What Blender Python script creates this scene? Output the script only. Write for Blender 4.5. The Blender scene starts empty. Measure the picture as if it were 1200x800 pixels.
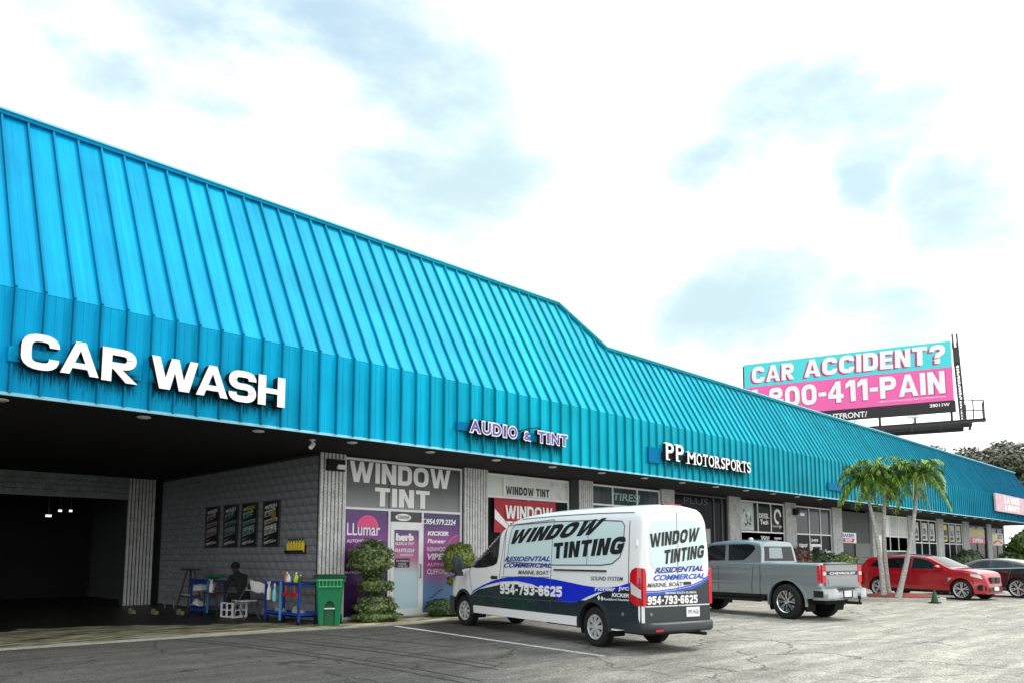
import bpy, bmesh, math, random
from mathutils import Vector, Matrix
random.seed(7)
R = math.radians
scene = bpy.context.scene
COL = scene.collection

# ------------------------------------------------------------------ camera
AZ, PITCH = R(45.033), R(6.0)
cam_data = bpy.data.cameras.new("camera")
cam = bpy.data.objects.new("camera", cam_data)
COL.objects.link(cam)
cam_data.sensor_fit = 'HORIZONTAL'
cam_data.sensor_width = 36.0
cam_data.lens = 36.0 * 900 / 1200
cam_data.shift_y = 0.1303
cam_data.clip_start = 0.1
cam_data.clip_end = 3000
cam.location = (0, 0, 1.6)
cam.rotation_euler = (R(90) + PITCH, 0, AZ - R(90))
scene.camera = cam

# ------------------------------------------------------------------ sky, sun, exposure
SUN_AZ, SUN_EL = R(-28), R(52)          # azimuth from +X towards +Y
world = bpy.data.worlds.new("World")
scene.world = world
world.use_nodes = True
wn, wl = world.node_tree.nodes, world.node_tree.links
wn.clear()
w_out = wn.new('ShaderNodeOutputWorld')
sky = wn.new('ShaderNodeTexSky')
sky.sky_type = 'NISHITA'
sky.sun_disc = False
sky.sun_elevation = SUN_EL
sky.sun_rotation = R(90) - SUN_AZ
bg_sky = wn.new('ShaderNodeBackground')
bg_sky.inputs['Strength'].default_value = 0.15
wl.new(sky.outputs[0], bg_sky.inputs['Color'])
bg_cl = wn.new('ShaderNodeBackground')
bg_cl.inputs['Strength'].default_value = 1.4
bg_thin = wn.new('ShaderNodeBackground')
bg_thin.inputs['Color'].default_value = (0.70, 0.92, 0.98, 1)
bg_thin.inputs['Strength'].default_value = 0.56
tc = wn.new('ShaderNodeTexCoord')


def wmath(op, a, b=None, c=None, clamp=False):
    n = wn.new('ShaderNodeMath')
    n.operation = op
    n.use_clamp = clamp
    for i, v in enumerate((a, b, c)):
        if v is None:
            continue
        if isinstance(v, (int, float)):
            n.inputs[i].default_value = v
        else:
            wl.new(v, n.inputs[i])
    return n.outputs[0]


warp = wn.new('ShaderNodeTexNoise')
warp.inputs['Scale'].default_value = 2.6
warp.inputs['Detail'].default_value = 6
warp.inputs['Roughness'].default_value = 0.55
wl.new(tc.outputs['Generated'], warp.inputs['Vector'])
vs = wn.new('ShaderNodeVectorMath')
vs.operation = 'SUBTRACT'
wl.new(warp.outputs['Color'], vs.inputs[0])
vs.inputs[1].default_value = (0.5, 0.5, 0.5)
vm = wn.new('ShaderNodeVectorMath')
vm.operation = 'SCALE'
vm.inputs['Scale'].default_value = 0.30
wl.new(vs.outputs[0], vm.inputs[0])
va = wn.new('ShaderNodeVectorMath')
va.operation = 'ADD'
wl.new(tc.outputs['Generated'], va.inputs[0])
wl.new(vm.outputs[0], va.inputs[1])
# thin places in the cloud deck, as directions on the sky
thin = None
deep = None
for (dx, dy, dz, rad, kind) in [(.34, .75, .57, .15, 1), (.46, .71, .52, .13, 0), (.53, .70, .45, .10, 0), (.59, .66, .48, .09, 0),
                                (.815, .35, .465, .10, 1), (.86, .27, .44, .07, 0), (.77, .44, .46, .06, 0), (.84, .32, .45, .09, 1),
                                (.91, .20, .36, .07, 0), (.86, .32, .395, .04, 0), (.84, .45, .297, .07, 0), (.90, .33, .275, .07, 1),
                                (.21, .81, .55, .06, 0), (.1, .6, .8, .2, 0), (-.5, .5, .7, .25, 0), (.3, -.7, .6, .25, 0), (-.6, -.4, .6, .2, 0), (.95, -.2, .3, .12, 0)]:
    v = Vector((dx, dy, dz)).normalized()
    df = wn.new('ShaderNodeVectorMath')
    df.operation = 'SUBTRACT'
    wl.new(va.outputs[0], df.inputs[0])
    df.inputs[1].default_value = v
    fl = wn.new('ShaderNodeVectorMath')
    fl.operation = 'MULTIPLY'
    wl.new(df.outputs[0], fl.inputs[0])
    fl.inputs[1].default_value = (1, 1, 1.9)
    dn = wn.new('ShaderNodeVectorMath')
    dn.operation = 'LENGTH'
    wl.new(fl.outputs[0], dn.inputs[0])
    mr = wn.new('ShaderNodeMapRange')
    mr.interpolation_type = 'SMOOTHERSTEP'
    wl.new(dn.outputs['Value'], mr.inputs['Value'])
    mr.inputs['From Min'].default_value = 0.0
    mr.inputs['From Max'].default_value = rad * 2.5
    mr.inputs['To Min'].default_value = 1.0
    mr.inputs['To Max'].default_value = 0.0
    thin = mr.outputs[0] if thin is None else wmath('MAXIMUM', thin, mr.outputs[0])
    if kind:
        deep = mr.outputs[0] if deep is None else wmath('MAXIMUM', deep, mr.outputs[0])
mx0 = wn.new('ShaderNodeMixShader')
fine = wn.new('ShaderNodeTexNoise')
fmap = wn.new('ShaderNodeMapping')
fmap.inputs['Scale'].default_value = (1, 1, 2.4)
wl.new(tc.outputs['Generated'], fmap.inputs['Vector'])
wl.new(fmap.outputs[0], fine.inputs['Vector'])
fine.inputs['Scale'].default_value = 4.5
fine.inputs['Detail'].default_value = 7
fine.inputs['Roughness'].default_value = 0.6


def thin_fac(src, gain, lo, power):
    """more of the layer where the deck is thin, broken up by finer cloud"""
    x = wmath('MULTIPLY', src, wmath('MULTIPLY_ADD', fine.outputs['Fac'], 2.2, -0.35))
    x = wmath('MULTIPLY', wmath('SUBTRACT', x, lo), gain, clamp=True)
    return wmath('SUBTRACT', 1.0, wmath('POWER', wmath('SUBTRACT', 1.0, x), power))


wl.new(thin_fac(thin, 1.08, .055, 2.5), mx0.inputs[0])
wl.new(bg_cl.outputs[0], mx0.inputs[1])
wl.new(bg_thin.outputs[0], mx0.inputs[2])
mx1 = wn.new('ShaderNodeMixShader')
wl.new(wmath('MULTIPLY', thin_fac(deep, 1.3, .26, 1.2), 0.38), mx1.inputs[0])
wl.new(mx0.outputs[0], mx1.inputs[1])
wl.new(bg_sky.outputs[0], mx1.inputs[2])
wl.new(mx1.outputs[0], w_out.inputs['Surface'])

sun_data = bpy.data.lights.new("sun", 'SUN')
sun_data.energy = 1.5
sun_data.angle = R(10)
sun_data.color = (1.0, 0.96, 0.9)
sun = bpy.data.objects.new("sun", sun_data)
COL.objects.link(sun)
sd = Vector((math.cos(SUN_AZ) * math.cos(SUN_EL), math.sin(SUN_AZ) * math.cos(SUN_EL), math.sin(SUN_EL)))
sun.rotation_euler = (-sd).to_track_quat('-Z', 'Y').to_euler()
sun.location = (30, -20, 60)

scene.view_settings.view_transform = 'Standard'
scene.view_settings.look = 'None'
scene.view_settings.exposure = 0.8
scene.view_settings.gamma = 1.0
scene.view_settings.use_curve_mapping = False


# ------------------------------------------------------------------ materials
def mat(name, col, rough=0.6, metal=0.0, spec=0.5, var=0.0, vscale=3.0, bump=0.0, bscale=40.0, emit=0.0, stretch=None, coat=0.0, speck=0.0, speckscale=60.):
    m = bpy.data.materials.new(name)
    m.use_nodes = True
    nt = m.node_tree
    b = nt.nodes['Principled BSDF']
    c = tuple(col) + (1,)
    b.inputs['Base Color'].default_value = c
    b.inputs['Roughness'].default_value = rough
    b.inputs['Metallic'].default_value = metal
    b.inputs['Specular IOR Level'].default_value = spec
    b.inputs['Coat Weight'].default_value = coat
    b.inputs['Coat Roughness'].default_value = 0.04
    if emit:
        b.inputs['Emission Color'].default_value = c
        b.inputs['Emission Strength'].default_value = emit
    if var or bump or speck:
        t = nt.nodes.new('ShaderNodeTexCoord')
        mp = nt.nodes.new('ShaderNodeMapping')
        nt.links.new(t.outputs['Object'], mp.inputs['Vector'])
        if stretch:
            mp.inputs['Scale'].default_value = stretch
        src = None
        if var:
            n = nt.nodes.new('ShaderNodeTexNoise')
            n.inputs['Scale'].default_value = vscale
            n.inputs['Detail'].default_value = 6
            n.inputs['Roughness'].default_value = 0.65
            nt.links.new(mp.outputs[0], n.inputs['Vector'])
            r = nt.nodes.new('ShaderNodeMapRange')
            r.inputs['From Min'].default_value = 0.25
            r.inputs['From Max'].default_value = 0.75
            r.inputs['To Min'].default_value = 1 - var
            r.inputs['To Max'].default_value = 1 + var
            nt.links.new(n.outputs['Fac'], r.inputs['Value'])
            src = r.outputs[0]
        if speck:
            n = nt.nodes.new('ShaderNodeTexNoise')
            n.inputs['Scale'].default_value = speckscale
            n.inputs['Detail'].default_value = 3
            nt.links.new(t.outputs['Object'], n.inputs['Vector'])
            r = nt.nodes.new('ShaderNodeMapRange')
            r.inputs['From Min'].default_value = 0.35
            r.inputs['From Max'].default_value = 0.65
            r.inputs['To Min'].default_value = 1 - speck
            r.inputs['To Max'].default_value = 1 + speck
            nt.links.new(n.outputs['Fac'], r.inputs['Value'])
            if src is None:
                src = r.outputs[0]
            else:
                mm = nt.nodes.new('ShaderNodeMath')
                mm.operation = 'MULTIPLY'
                nt.links.new(src, mm.inputs[0])
                nt.links.new(r.outputs[0], mm.inputs[1])
                src = mm.outputs[0]
        if src is not None:
            v = nt.nodes.new('ShaderNodeVectorMath')
            v.operation = 'SCALE'
            v.inputs[0].default_value = col
            nt.links.new(src, v.inputs['Scale'])
            nt.links.new(v.outputs[0], b.inputs['Base Color'])
        if bump:
            n = nt.nodes.new('ShaderNodeTexNoise')
            n.inputs['Scale'].default_value = bscale
            n.inputs['Detail'].default_value = 4
            nt.links.new(t.outputs['Object'], n.inputs['Vector'])
            bp = nt.nodes.new('ShaderNodeBump')
            bp.inputs['Strength'].default_value = bump
            bp.inputs['Distance'].default_value = 0.02
            nt.links.new(n.outputs['Fac'], bp.inputs['Height'])
            nt.links.new(bp.outputs[0], b.inputs['Normal'])
    return m


def roof_mat(name, scale=1.0, stain=False):
    """blue painted sheet metal: sun-faded towards the turquoise along the block, rain streaks down the pans"""
    m = mat(name, (0, .4, .8), rough=.5, spec=.06)
    nt = m.node_tree
    b = nt.nodes['Principled BSDF']
    g = nt.nodes.new('ShaderNodeNewGeometry')
    sep = nt.nodes.new('ShaderNodeSeparateXYZ')
    nt.links.new(g.outputs['Position'], sep.inputs[0])
    cr = nt.nodes.new('ShaderNodeValToRGB')
    mr = nt.nodes.new('ShaderNodeMapRange')
    mr.inputs['From Min'].default_value = 0
    mr.inputs['From Max'].default_value = 80
    nt.links.new(sep.outputs['X'], mr.inputs['Value'])
    nt.links.new(mr.outputs[0], cr.inputs[0])
    e = cr.color_ramp.elements
    e[0].position = 0.03
    e[0].color = (0.0, 0.36 * scale, 0.68 * scale, 1)
    e[1].position = 0.9
    e[1].color = (0.01, 0.26 * scale, 0.44 * scale, 1)
    for p, c in ((.12, (0.0, .41, .66)), (.2, (0.0, .46, .61)), (.42, (0.02, .42, .54))):
        k = e.new(p)
        k.color = (c[0] * scale, c[1] * scale, c[2] * scale, 1)
    mp = nt.nodes.new('ShaderNodeMapping')
    mp.inputs['Scale'].default_value = (14, 0.35, 0.35)
    nt.links.new(g.outputs['Position'], mp.inputs['Vector'])
    n = nt.nodes.new('ShaderNodeTexNoise')
    n.inputs['Scale'].default_value = 1.0
    n.inputs['Detail'].default_value = 5
    nt.links.new(mp.outputs[0], n.inputs['Vector'])
    r2 = nt.nodes.new('ShaderNodeMapRange')
    r2.inputs['From Min'].default_value = 0.3
    r2.inputs['From Max'].default_value = 0.7
    r2.inputs['To Min'].default_value = 0.86
    r2.inputs['To Max'].default_value = 1.08
    nt.links.new(n.outputs['Fac'], r2.inputs['Value'])
    v = nt.nodes.new('ShaderNodeVectorMath')
    v.operation = 'SCALE'
    nt.links.new(cr.outputs[0], v.inputs[0])
    oi = nt.nodes.new('ShaderNodeObjectInfo')
    r3 = nt.nodes.new('ShaderNodeMapRange')
    r3.inputs['To Min'].default_value = 0.90
    r3.inputs['To Max'].default_value = 1.08
    nt.links.new(oi.outputs['Random'], r3.inputs['Value'])
    m3 = nt.nodes.new('ShaderNodeMath')
    m3.operation = 'MULTIPLY'
    nt.links.new(r2.outputs[0], m3.inputs[0])
    nt.links.new(r3.outputs[0], m3.inputs[1])
    # broad rain-washed patches
    n4 = nt.nodes.new('ShaderNodeTexNoise')
    n4.inputs['Scale'].default_value = .9
    n4.inputs['Detail'].default_value = 7
    nt.links.new(g.outputs['Position'], n4.inputs['Vector'])
    r4 = nt.nodes.new('ShaderNodeMapRange')
    r4.inputs['From Min'].default_value = 0.3
    r4.inputs['From Max'].default_value = 0.7
    r4.inputs['To Min'].default_value = 0.88
    r4.inputs['To Max'].default_value = 1.08
    nt.links.new(n4.outputs['Fac'], r4.inputs['Value'])
    m4 = nt.nodes.new('ShaderNodeMath')
    m4.operation = 'MULTIPLY'
    nt.links.new(m3.outputs[0], m4.inputs[0])
    nt.links.new(r4.outputs[0], m4.inputs[1])
    last = m4.outputs[0]
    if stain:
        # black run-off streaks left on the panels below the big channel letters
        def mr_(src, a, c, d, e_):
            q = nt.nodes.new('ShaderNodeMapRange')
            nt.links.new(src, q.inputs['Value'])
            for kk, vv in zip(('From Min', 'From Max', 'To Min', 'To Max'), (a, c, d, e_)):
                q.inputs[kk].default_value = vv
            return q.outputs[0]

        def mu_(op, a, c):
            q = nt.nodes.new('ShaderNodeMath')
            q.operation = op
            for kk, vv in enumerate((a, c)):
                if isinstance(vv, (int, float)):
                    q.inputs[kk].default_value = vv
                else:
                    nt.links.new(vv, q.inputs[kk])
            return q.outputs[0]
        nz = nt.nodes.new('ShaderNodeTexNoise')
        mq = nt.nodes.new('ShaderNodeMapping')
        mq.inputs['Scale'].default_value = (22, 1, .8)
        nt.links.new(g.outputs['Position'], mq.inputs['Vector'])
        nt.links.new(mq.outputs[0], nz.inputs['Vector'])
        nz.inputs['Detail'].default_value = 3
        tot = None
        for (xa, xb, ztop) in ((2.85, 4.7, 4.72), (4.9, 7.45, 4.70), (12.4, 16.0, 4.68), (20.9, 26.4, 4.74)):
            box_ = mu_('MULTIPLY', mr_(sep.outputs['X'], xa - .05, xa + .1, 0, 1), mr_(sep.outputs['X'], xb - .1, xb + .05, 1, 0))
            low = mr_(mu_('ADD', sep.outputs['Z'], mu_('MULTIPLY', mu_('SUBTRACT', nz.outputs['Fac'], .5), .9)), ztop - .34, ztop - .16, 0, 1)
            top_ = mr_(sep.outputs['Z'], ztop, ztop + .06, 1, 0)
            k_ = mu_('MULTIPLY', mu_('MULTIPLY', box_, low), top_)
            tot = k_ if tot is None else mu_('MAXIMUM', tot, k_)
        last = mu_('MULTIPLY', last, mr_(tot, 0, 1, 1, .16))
    nt.links.new(last, v.inputs['Scale'])
    nt.links.new(v.outputs[0], b.inputs['Base Color'])
    return m


M = {}
M['roof'] = roof_mat('blue_roof_paint', .92)
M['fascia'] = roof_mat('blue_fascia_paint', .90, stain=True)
M['seam'] = roof_mat('shaded_seam_blue', .62)  # same roof blue darkened: shade of the rib sides put into the colour
M['trim'] = mat('pale_blue_trim', (.25, .60, .72), .45)
M['old_pad'] = mat('unfaded_blue_paint', (0, .15, .33), .6, spec=.05)
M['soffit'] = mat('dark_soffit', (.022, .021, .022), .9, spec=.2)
M['black'] = mat('black_matte', (.012, .012, .013), .8, spec=.25)
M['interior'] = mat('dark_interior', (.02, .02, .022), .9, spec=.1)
M['block'] = mat('grey_concrete_block', (.27, .285, .31), .9, var=.35, vscale=6, bump=.6, bscale=60, speck=.45, speckscale=55, spec=.2)
M['mortar'] = mat('dark_mortar', (.075, .08, .085), .95, spec=.1)
M['flute'] = mat('fluted_block', (.60, .61, .60), .85, var=.25, vscale=5, speck=.3, speckscale=40, spec=.2)
M['flutedark'] = mat('fluted_block_groove', (.05, .053, .054), .9, spec=.1)
M['stucco'] = mat('grey_stucco', (.42, .44, .44), .9, var=.3, vscale=4, speck=.35, speckscale=35, bump=.3, spec=.2)
M['alu'] = mat('pale_aluminium', (.80, .83, .82), .4, var=.06)
M['dkalu'] = mat('dark_bronze_frame', (.07, .07, .07), .5)
M['white'] = mat('white_paint', (.80, .80, .79), .5)
M['sign_white'] = mat('white_acrylic', (.85, .85, .85), .35)
M['glass'] = mat('dark_window_glass', (.010, .013, .015), .12, spec=.02)
M['glass2'] = mat('grey_curtained_glass', (.05, .07, .08), .12, spec=.1, var=.6, vscale=1.2, stretch=(3, 1, .3))
M['black_gloss'] = mat('black_gloss', (.01, .01, .012), .2)
M['chrome'] = mat('chrome', (.75, .76, .78), .12, metal=1.0)
M['steel'] = mat('grey_steel', (.22, .23, .24), .5, metal=.5)
M['dksteel'] = mat('dark_steel', (.035, .036, .04), .6)
M['lamp'] = mat('lamp_lens', (.75, .75, .70), .3)
M['lit'] = mat('lit_tube', (1, .97, .9), .3, emit=.8)
M['van_white'] = mat('white_van_paint', (.86, .87, .87), .25, coat=.6, var=.02, vscale=1)
M['van_dark'] = mat('dark_van_wrap', (.016, .028, .038), .22, coat=.5)
M['van_plastic'] = mat('black_plastic', (.018, .024, .028), .5)
M['van_blue'] = mat('blue_van_wrap', (.012, .03, .62), .22, coat=.5)
M['van_film'] = mat('pale_window_film', (.62, .78, .77), .25, spec=.5)
M['ink'] = mat('black_ink', (.01, .01, .012), .5)
M['navy'] = mat('navy_ink', (.02, .03, .30), .5)
M['royal'] = mat('royal_blue_ink', (.02, .10, .50), .5)
M['seamline'] = mat('panel_gap', (.06, .065, .07), .7)
M['tyre'] = mat('tyre_rubber', (.013, .013, .014), .75, spec=.3)
M['rim'] = mat('silver_rim', (.62, .63, .64), .3, metal=.45)
M['rimdark'] = mat('dark_rim', (.03, .03, .032), .4)
M['red_lamp'] = mat('red_lamp_lens', (.55, .01, .02), .15, coat=.5)
M['clear_lamp'] = mat('clear_lamp_lens', (.6, .62, .62), .15, coat=.5)
M['truck'] = mat('silver_blue_paint', (.30, .34, .36), .25, metal=.6, coat=.5)
M['truck_lite'] = mat('silver_paint_light', (.34, .36, .37), .25, metal=.6, coat=.5)
M['red_car'] = mat('red_car_paint', (.38, .006, .014), .22, coat=.8)
M['dark_car'] = mat('black_car_paint', (.02, .021, .024), .15, coat=.9, spec=.6)
M['green_bin'] = mat('green_bin_plastic', (.0, .20, .07), .5, var=.1)
M['green_lid'] = mat('dark_green_plastic', (.004, .06, .022), .5)
M['green_grip'] = mat('pale_green_plastic', (.05, .42, .17), .5)
M['cart_blue'] = mat('blue_cart_paint', (.015, .06, .34), .45)
M['cart_light'] = mat('light_blue_post', (.04, .28, .65), .45)
M['yellow'] = mat('yellow_plastic', (.75, .60, .02), .4)
M['orange'] = mat('orange_plastic', (.75, .25, .04), .5)
M['lime'] = mat('lime_plastic', (.5, .65, .03), .4)
M['redp'] = mat('red_plastic', (.5, .02, .03), .5)
M['teal_film'] = mat('teal_liquid', (.2, .6, .65), .3)
M['green_cloth'] = mat('green_cloth', (.01, .22, .09), .8, var=.4, vscale=20)
M['skin'] = mat('dark_skin', (.055, .032, .022), .6)
M['cloth'] = mat('black_clothes', (.012, .012, .014), .9, var=.2, bump=.3)
M['banner_red'] = mat('red_banner', (.42, .015, .035), .6, var=.35, vscale=3, stretch=(1, 1, 4))
M['pinkboard'] = mat('pink_sheet', (.85, .12, .42), .5)
M['cyanboard'] = mat('cyan_sheet', (.06, .66, .70), .5)
M['magenta'] = mat('magenta_ink', (.45, .03, .20), .5)
M['pinksign'] = mat('pale_pink_board', (.58, .40, .44), .6, var=.25, vscale=2)
M['purple'] = mat('purple_sign_face', (.09, .05, .30), .4)
M['pinkfan'] = mat('pink_print', (.85, .08, .25), .5)
M['trunk'] = mat('pale_palm_bark', (.30, .29, .27), .9, var=.5, vscale=3, stretch=(3, 3, 9), bump=.5, bscale=12, speck=.3, speckscale=25)
M['bark'] = mat('brown_bark', (.10, .08, .06), .9, var=.3, vscale=5, bump=.5, bscale=15)
M['crownshaft'] = mat('yellow_green_crownshaft', (.42, .45, .10), .6, var=.2)
M['mulch'] = mat('red_mulch', (.20, .035, .025), .95, var=.5, vscale=8, bump=.6, bscale=20)
M['kerb'] = mat('pale_kerb_concrete', (.45, .44, .40), .9, var=.2, vscale=3, speck=.25)
M['line'] = mat('worn_white_line', (.50, .51, .49), .85, var=.5, vscale=9, speck=.25, speckscale=30)


def leaf_mat(name, c1, c2, scale=5.0):
    m = mat(name, c1, .5, spec=.4)
    nt = m.node_tree
    b = nt.nodes['Principled BSDF']
    g = nt.nodes.new('ShaderNodeNewGeometry')
    mix = nt.nodes.new('ShaderNodeMix')
    mix.data_type = 'RGBA'
    mix.inputs[6].default_value = tuple(c1) + (1,)
    mix.inputs[7].default_value = tuple(c2) + (1,)
    nt.links.new(g.outputs['Random Per Island'], mix.inputs[0])
    nt.links.new(mix.outputs[2], b.inputs['Base Color'])
    b.inputs['Transmission Weight'].default_value = 0.0
    return m


M['leaf_topiary'] = leaf_mat('topiary_leaf', (.012, .035, .015), (.22, .29, .09))
M['leaf_yellow'] = leaf_mat('yellow_green_leaf', (.06, .11, .025), (.30, .36, .08))
M['leaf_red'] = leaf_mat('reddish_leaf', (.10, .04, .035), (.26, .15, .10))
M['leaf_dark'] = leaf_mat('dark_green_leaf', (.015, .04, .015), (.07, .13, .04))
M['leaf_mid'] = leaf_mat('mid_green_leaf', (.03, .09, .02), (.14, .24, .06))
M['leaf_palm'] = leaf_mat('palm_leaflet', (.04, .14, .015), (.26, .44, .07))
M['leaf_tree'] = leaf_mat('grey_green_tree_leaf', (.02, .03, .015), (.17, .19, .12))


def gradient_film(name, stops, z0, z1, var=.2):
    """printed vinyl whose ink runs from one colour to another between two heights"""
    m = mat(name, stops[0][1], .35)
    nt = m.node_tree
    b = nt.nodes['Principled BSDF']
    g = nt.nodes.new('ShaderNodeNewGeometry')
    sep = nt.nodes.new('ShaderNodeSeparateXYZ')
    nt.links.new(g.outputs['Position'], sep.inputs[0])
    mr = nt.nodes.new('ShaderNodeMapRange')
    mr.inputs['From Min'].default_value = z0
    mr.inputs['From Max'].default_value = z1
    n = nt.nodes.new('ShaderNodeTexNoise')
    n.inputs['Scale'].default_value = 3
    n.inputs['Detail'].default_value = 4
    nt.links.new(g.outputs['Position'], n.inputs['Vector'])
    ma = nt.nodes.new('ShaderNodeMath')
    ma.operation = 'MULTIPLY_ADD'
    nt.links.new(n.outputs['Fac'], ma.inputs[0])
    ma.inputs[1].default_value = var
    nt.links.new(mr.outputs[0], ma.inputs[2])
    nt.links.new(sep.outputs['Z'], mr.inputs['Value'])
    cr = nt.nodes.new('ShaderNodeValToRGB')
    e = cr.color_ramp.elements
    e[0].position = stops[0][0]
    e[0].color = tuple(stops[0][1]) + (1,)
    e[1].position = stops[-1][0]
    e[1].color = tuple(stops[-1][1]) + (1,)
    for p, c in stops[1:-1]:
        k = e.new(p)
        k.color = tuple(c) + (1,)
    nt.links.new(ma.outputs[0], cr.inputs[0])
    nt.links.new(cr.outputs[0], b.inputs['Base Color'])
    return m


M['film_right'] = gradient_film('purple_blue_film', [(.05, (.05, .16, .28)), (.35, (.10, .22, .42)), (.55, (.45, .07, .30)), (.85, (.28, .06, .28)), (1.1, (.05, .03, .14))], 0.1, 2.75)
M['film_left'] = gradient_film('purple_film', [(.1, (.02, .01, .05)), (.6, (.10, .015, .14)), (.85, (.22, .03, .28)), (1.1, (.09, .03, .17))], 0.1, 2.75)
M['film_door'] = gradient_film('door_film', [(.1, (.50, .68, .72)), (.5, (.50, .66, .70)), (.68, (.50, .16, .32)), (.9, (.30, .08, .28)), (1.1, (.10, .05, .18))], 0.2, 2.3, .1)
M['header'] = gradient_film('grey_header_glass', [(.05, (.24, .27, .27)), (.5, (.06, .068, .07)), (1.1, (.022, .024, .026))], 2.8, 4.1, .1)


def ground_mat():
    m = bpy.data.materials.new('worn_car_park_surface')
    m.use_nodes = True
    nt = m.node_tree
    N, L = nt.nodes, nt.links
    b = N['Principled BSDF']
    b.inputs['Roughness'].default_value = .9
    b.inputs['Specular IOR Level'].default_value = .25
    g = N.new('ShaderNodeNewGeometry')
    sep = N.new('ShaderNodeSeparateXYZ')
    L.new(g.outputs['Position'], sep.inputs[0])

    def mth(op, a, b_=None, c=None, clamp=False):
        n = N.new('ShaderNodeMath')
        n.operation = op
        n.use_clamp = clamp
        for i, v in enumerate((a, b_, c)):
            if v is None:
                continue
            if isinstance(v, (int, float)):
                n.inputs[i].default_value = v
            else:
                L.new(v, n.inputs[i])
        return n.outputs[0]

    def noise(scale, detail=5, rough=.6, stretch=None):
        n = N.new('ShaderNodeTexNoise')
        n.inputs['Scale'].default_value = scale
        n.inputs['Detail'].default_value = detail
        n.inputs['Roughness'].default_value = rough
        if stretch:
            mp = N.new('ShaderNodeMapping')
            mp.inputs['Scale'].default_value = stretch[:3]
            mp.inputs['Rotation'].default_value = (0, 0, stretch[3] if len(stretch) > 3 else 0)
            L.new(g.outputs['Position'], mp.inputs['Vector'])
            L.new(mp.outputs[0], n.inputs['Vector'])
        else:
            L.new(g.outputs['Position'], n.inputs['Vector'])
        return n.outputs['Fac']

    def rng(v, a, b_, c, d):
        n = N.new('ShaderNodeMapRange')
        L.new(v, n.inputs['Value'])
        for k, x in zip(('From Min', 'From Max', 'To Min', 'To Max'), (a, b_, c, d)):
            n.inputs[k].default_value = x
        return n.outputs[0]
    # newer dark asphalt on the near left, older bleached paving to the right
    lin = mth('SUBTRACT', sep.outputs['X'], mth('MULTIPLY', sep.outputs['Y'], 1.1))
    lin = mth('ADD', lin, mth('MULTIPLY', mth('SUBTRACT', noise(.28, 4), .5), 9.0))
    fac = rng(lin, -3.0, 6.5, 0, 1)
    mix = N.new('ShaderNodeMix')
    mix.data_type = 'RGBA'
    mix.inputs[6].default_value = (.066, .066, .062, 1)
    mix.inputs[7].default_value = (.36, .35, .305, 1)
    L.new(fac, mix.inputs[0])
    s = rng(noise(30, 3, .85), .38, .62, .48, 1.55)
    s = mth('MULTIPLY', s, rng(noise(1.1, 6, .7), .3, .7, .78, 1.2))
    s = mth('MULTIPLY', s, rng(noise(5.5, 6, .75, (1, 1.6, 1, .8)), .35, .65, .74, 1.2))
    # long tyre and drain stains
    s = mth('MULTIPLY', s, rng(noise(1.3, 5, .6, (.25, 2.2, 1, .5)), .42, .62, .80, 1.1))
    # cracks
    v = N.new('ShaderNodeTexVoronoi')
    v.feature = 'DISTANCE_TO_EDGE'
    v.inputs['Scale'].default_value = .33
    wv = N.new('ShaderNodeVectorMath')
    wv.operation = 'ADD'
    nn = N.new('ShaderNodeTexNoise')
    nn.inputs['Scale'].default_value = 1.2
    nn.inputs['Detail'].default_value = 6
    L.new(g.outputs['Position'], nn.inputs['Vector'])
    L.new(g.outputs['Position'], wv.inputs[0])
    L.new(nn.outputs['Color'], wv.inputs[1])
    L.new(wv.outputs[0], v.inputs['Vector'])
    ck = rng(v.outputs['Distance'], 0.0, .010, .35, 1.0)
    v2 = N.new('ShaderNodeTexVoronoi')
    v2.feature = 'DISTANCE_TO_EDGE'
    v2.inputs['Scale'].default_value = 1.3
    L.new(wv.outputs[0], v2.inputs['Vector'])
    ck2 = rng(v2.outputs['Distance'], 0.0, .02, .72, 1.0)
    ck2 = mth('MAXIMUM', ck2, rng(noise(.5, 3), .45, .55, 0, 1))
    s = mth('MULTIPLY', mth('MULTIPLY', s, ck), ck2)
    sc = N.new('ShaderNodeVectorMath')
    sc.operation = 'SCALE'
    L.new(mix.outputs[2], sc.inputs[0])
    L.new(s, sc.inputs['Scale'])
    L.new(sc.outputs[0], b.inputs['Base Color'])
    bp = N.new('ShaderNodeBump')
    bp.inputs['Strength'].default_value = .6
    bp.inputs['Distance'].default_value = .015
    L.new(mth('ADD', noise(30, 3, .8), ck), bp.inputs['Height'])
    L.new(bp.outputs[0], b.inputs['Normal'])
    return m


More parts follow.
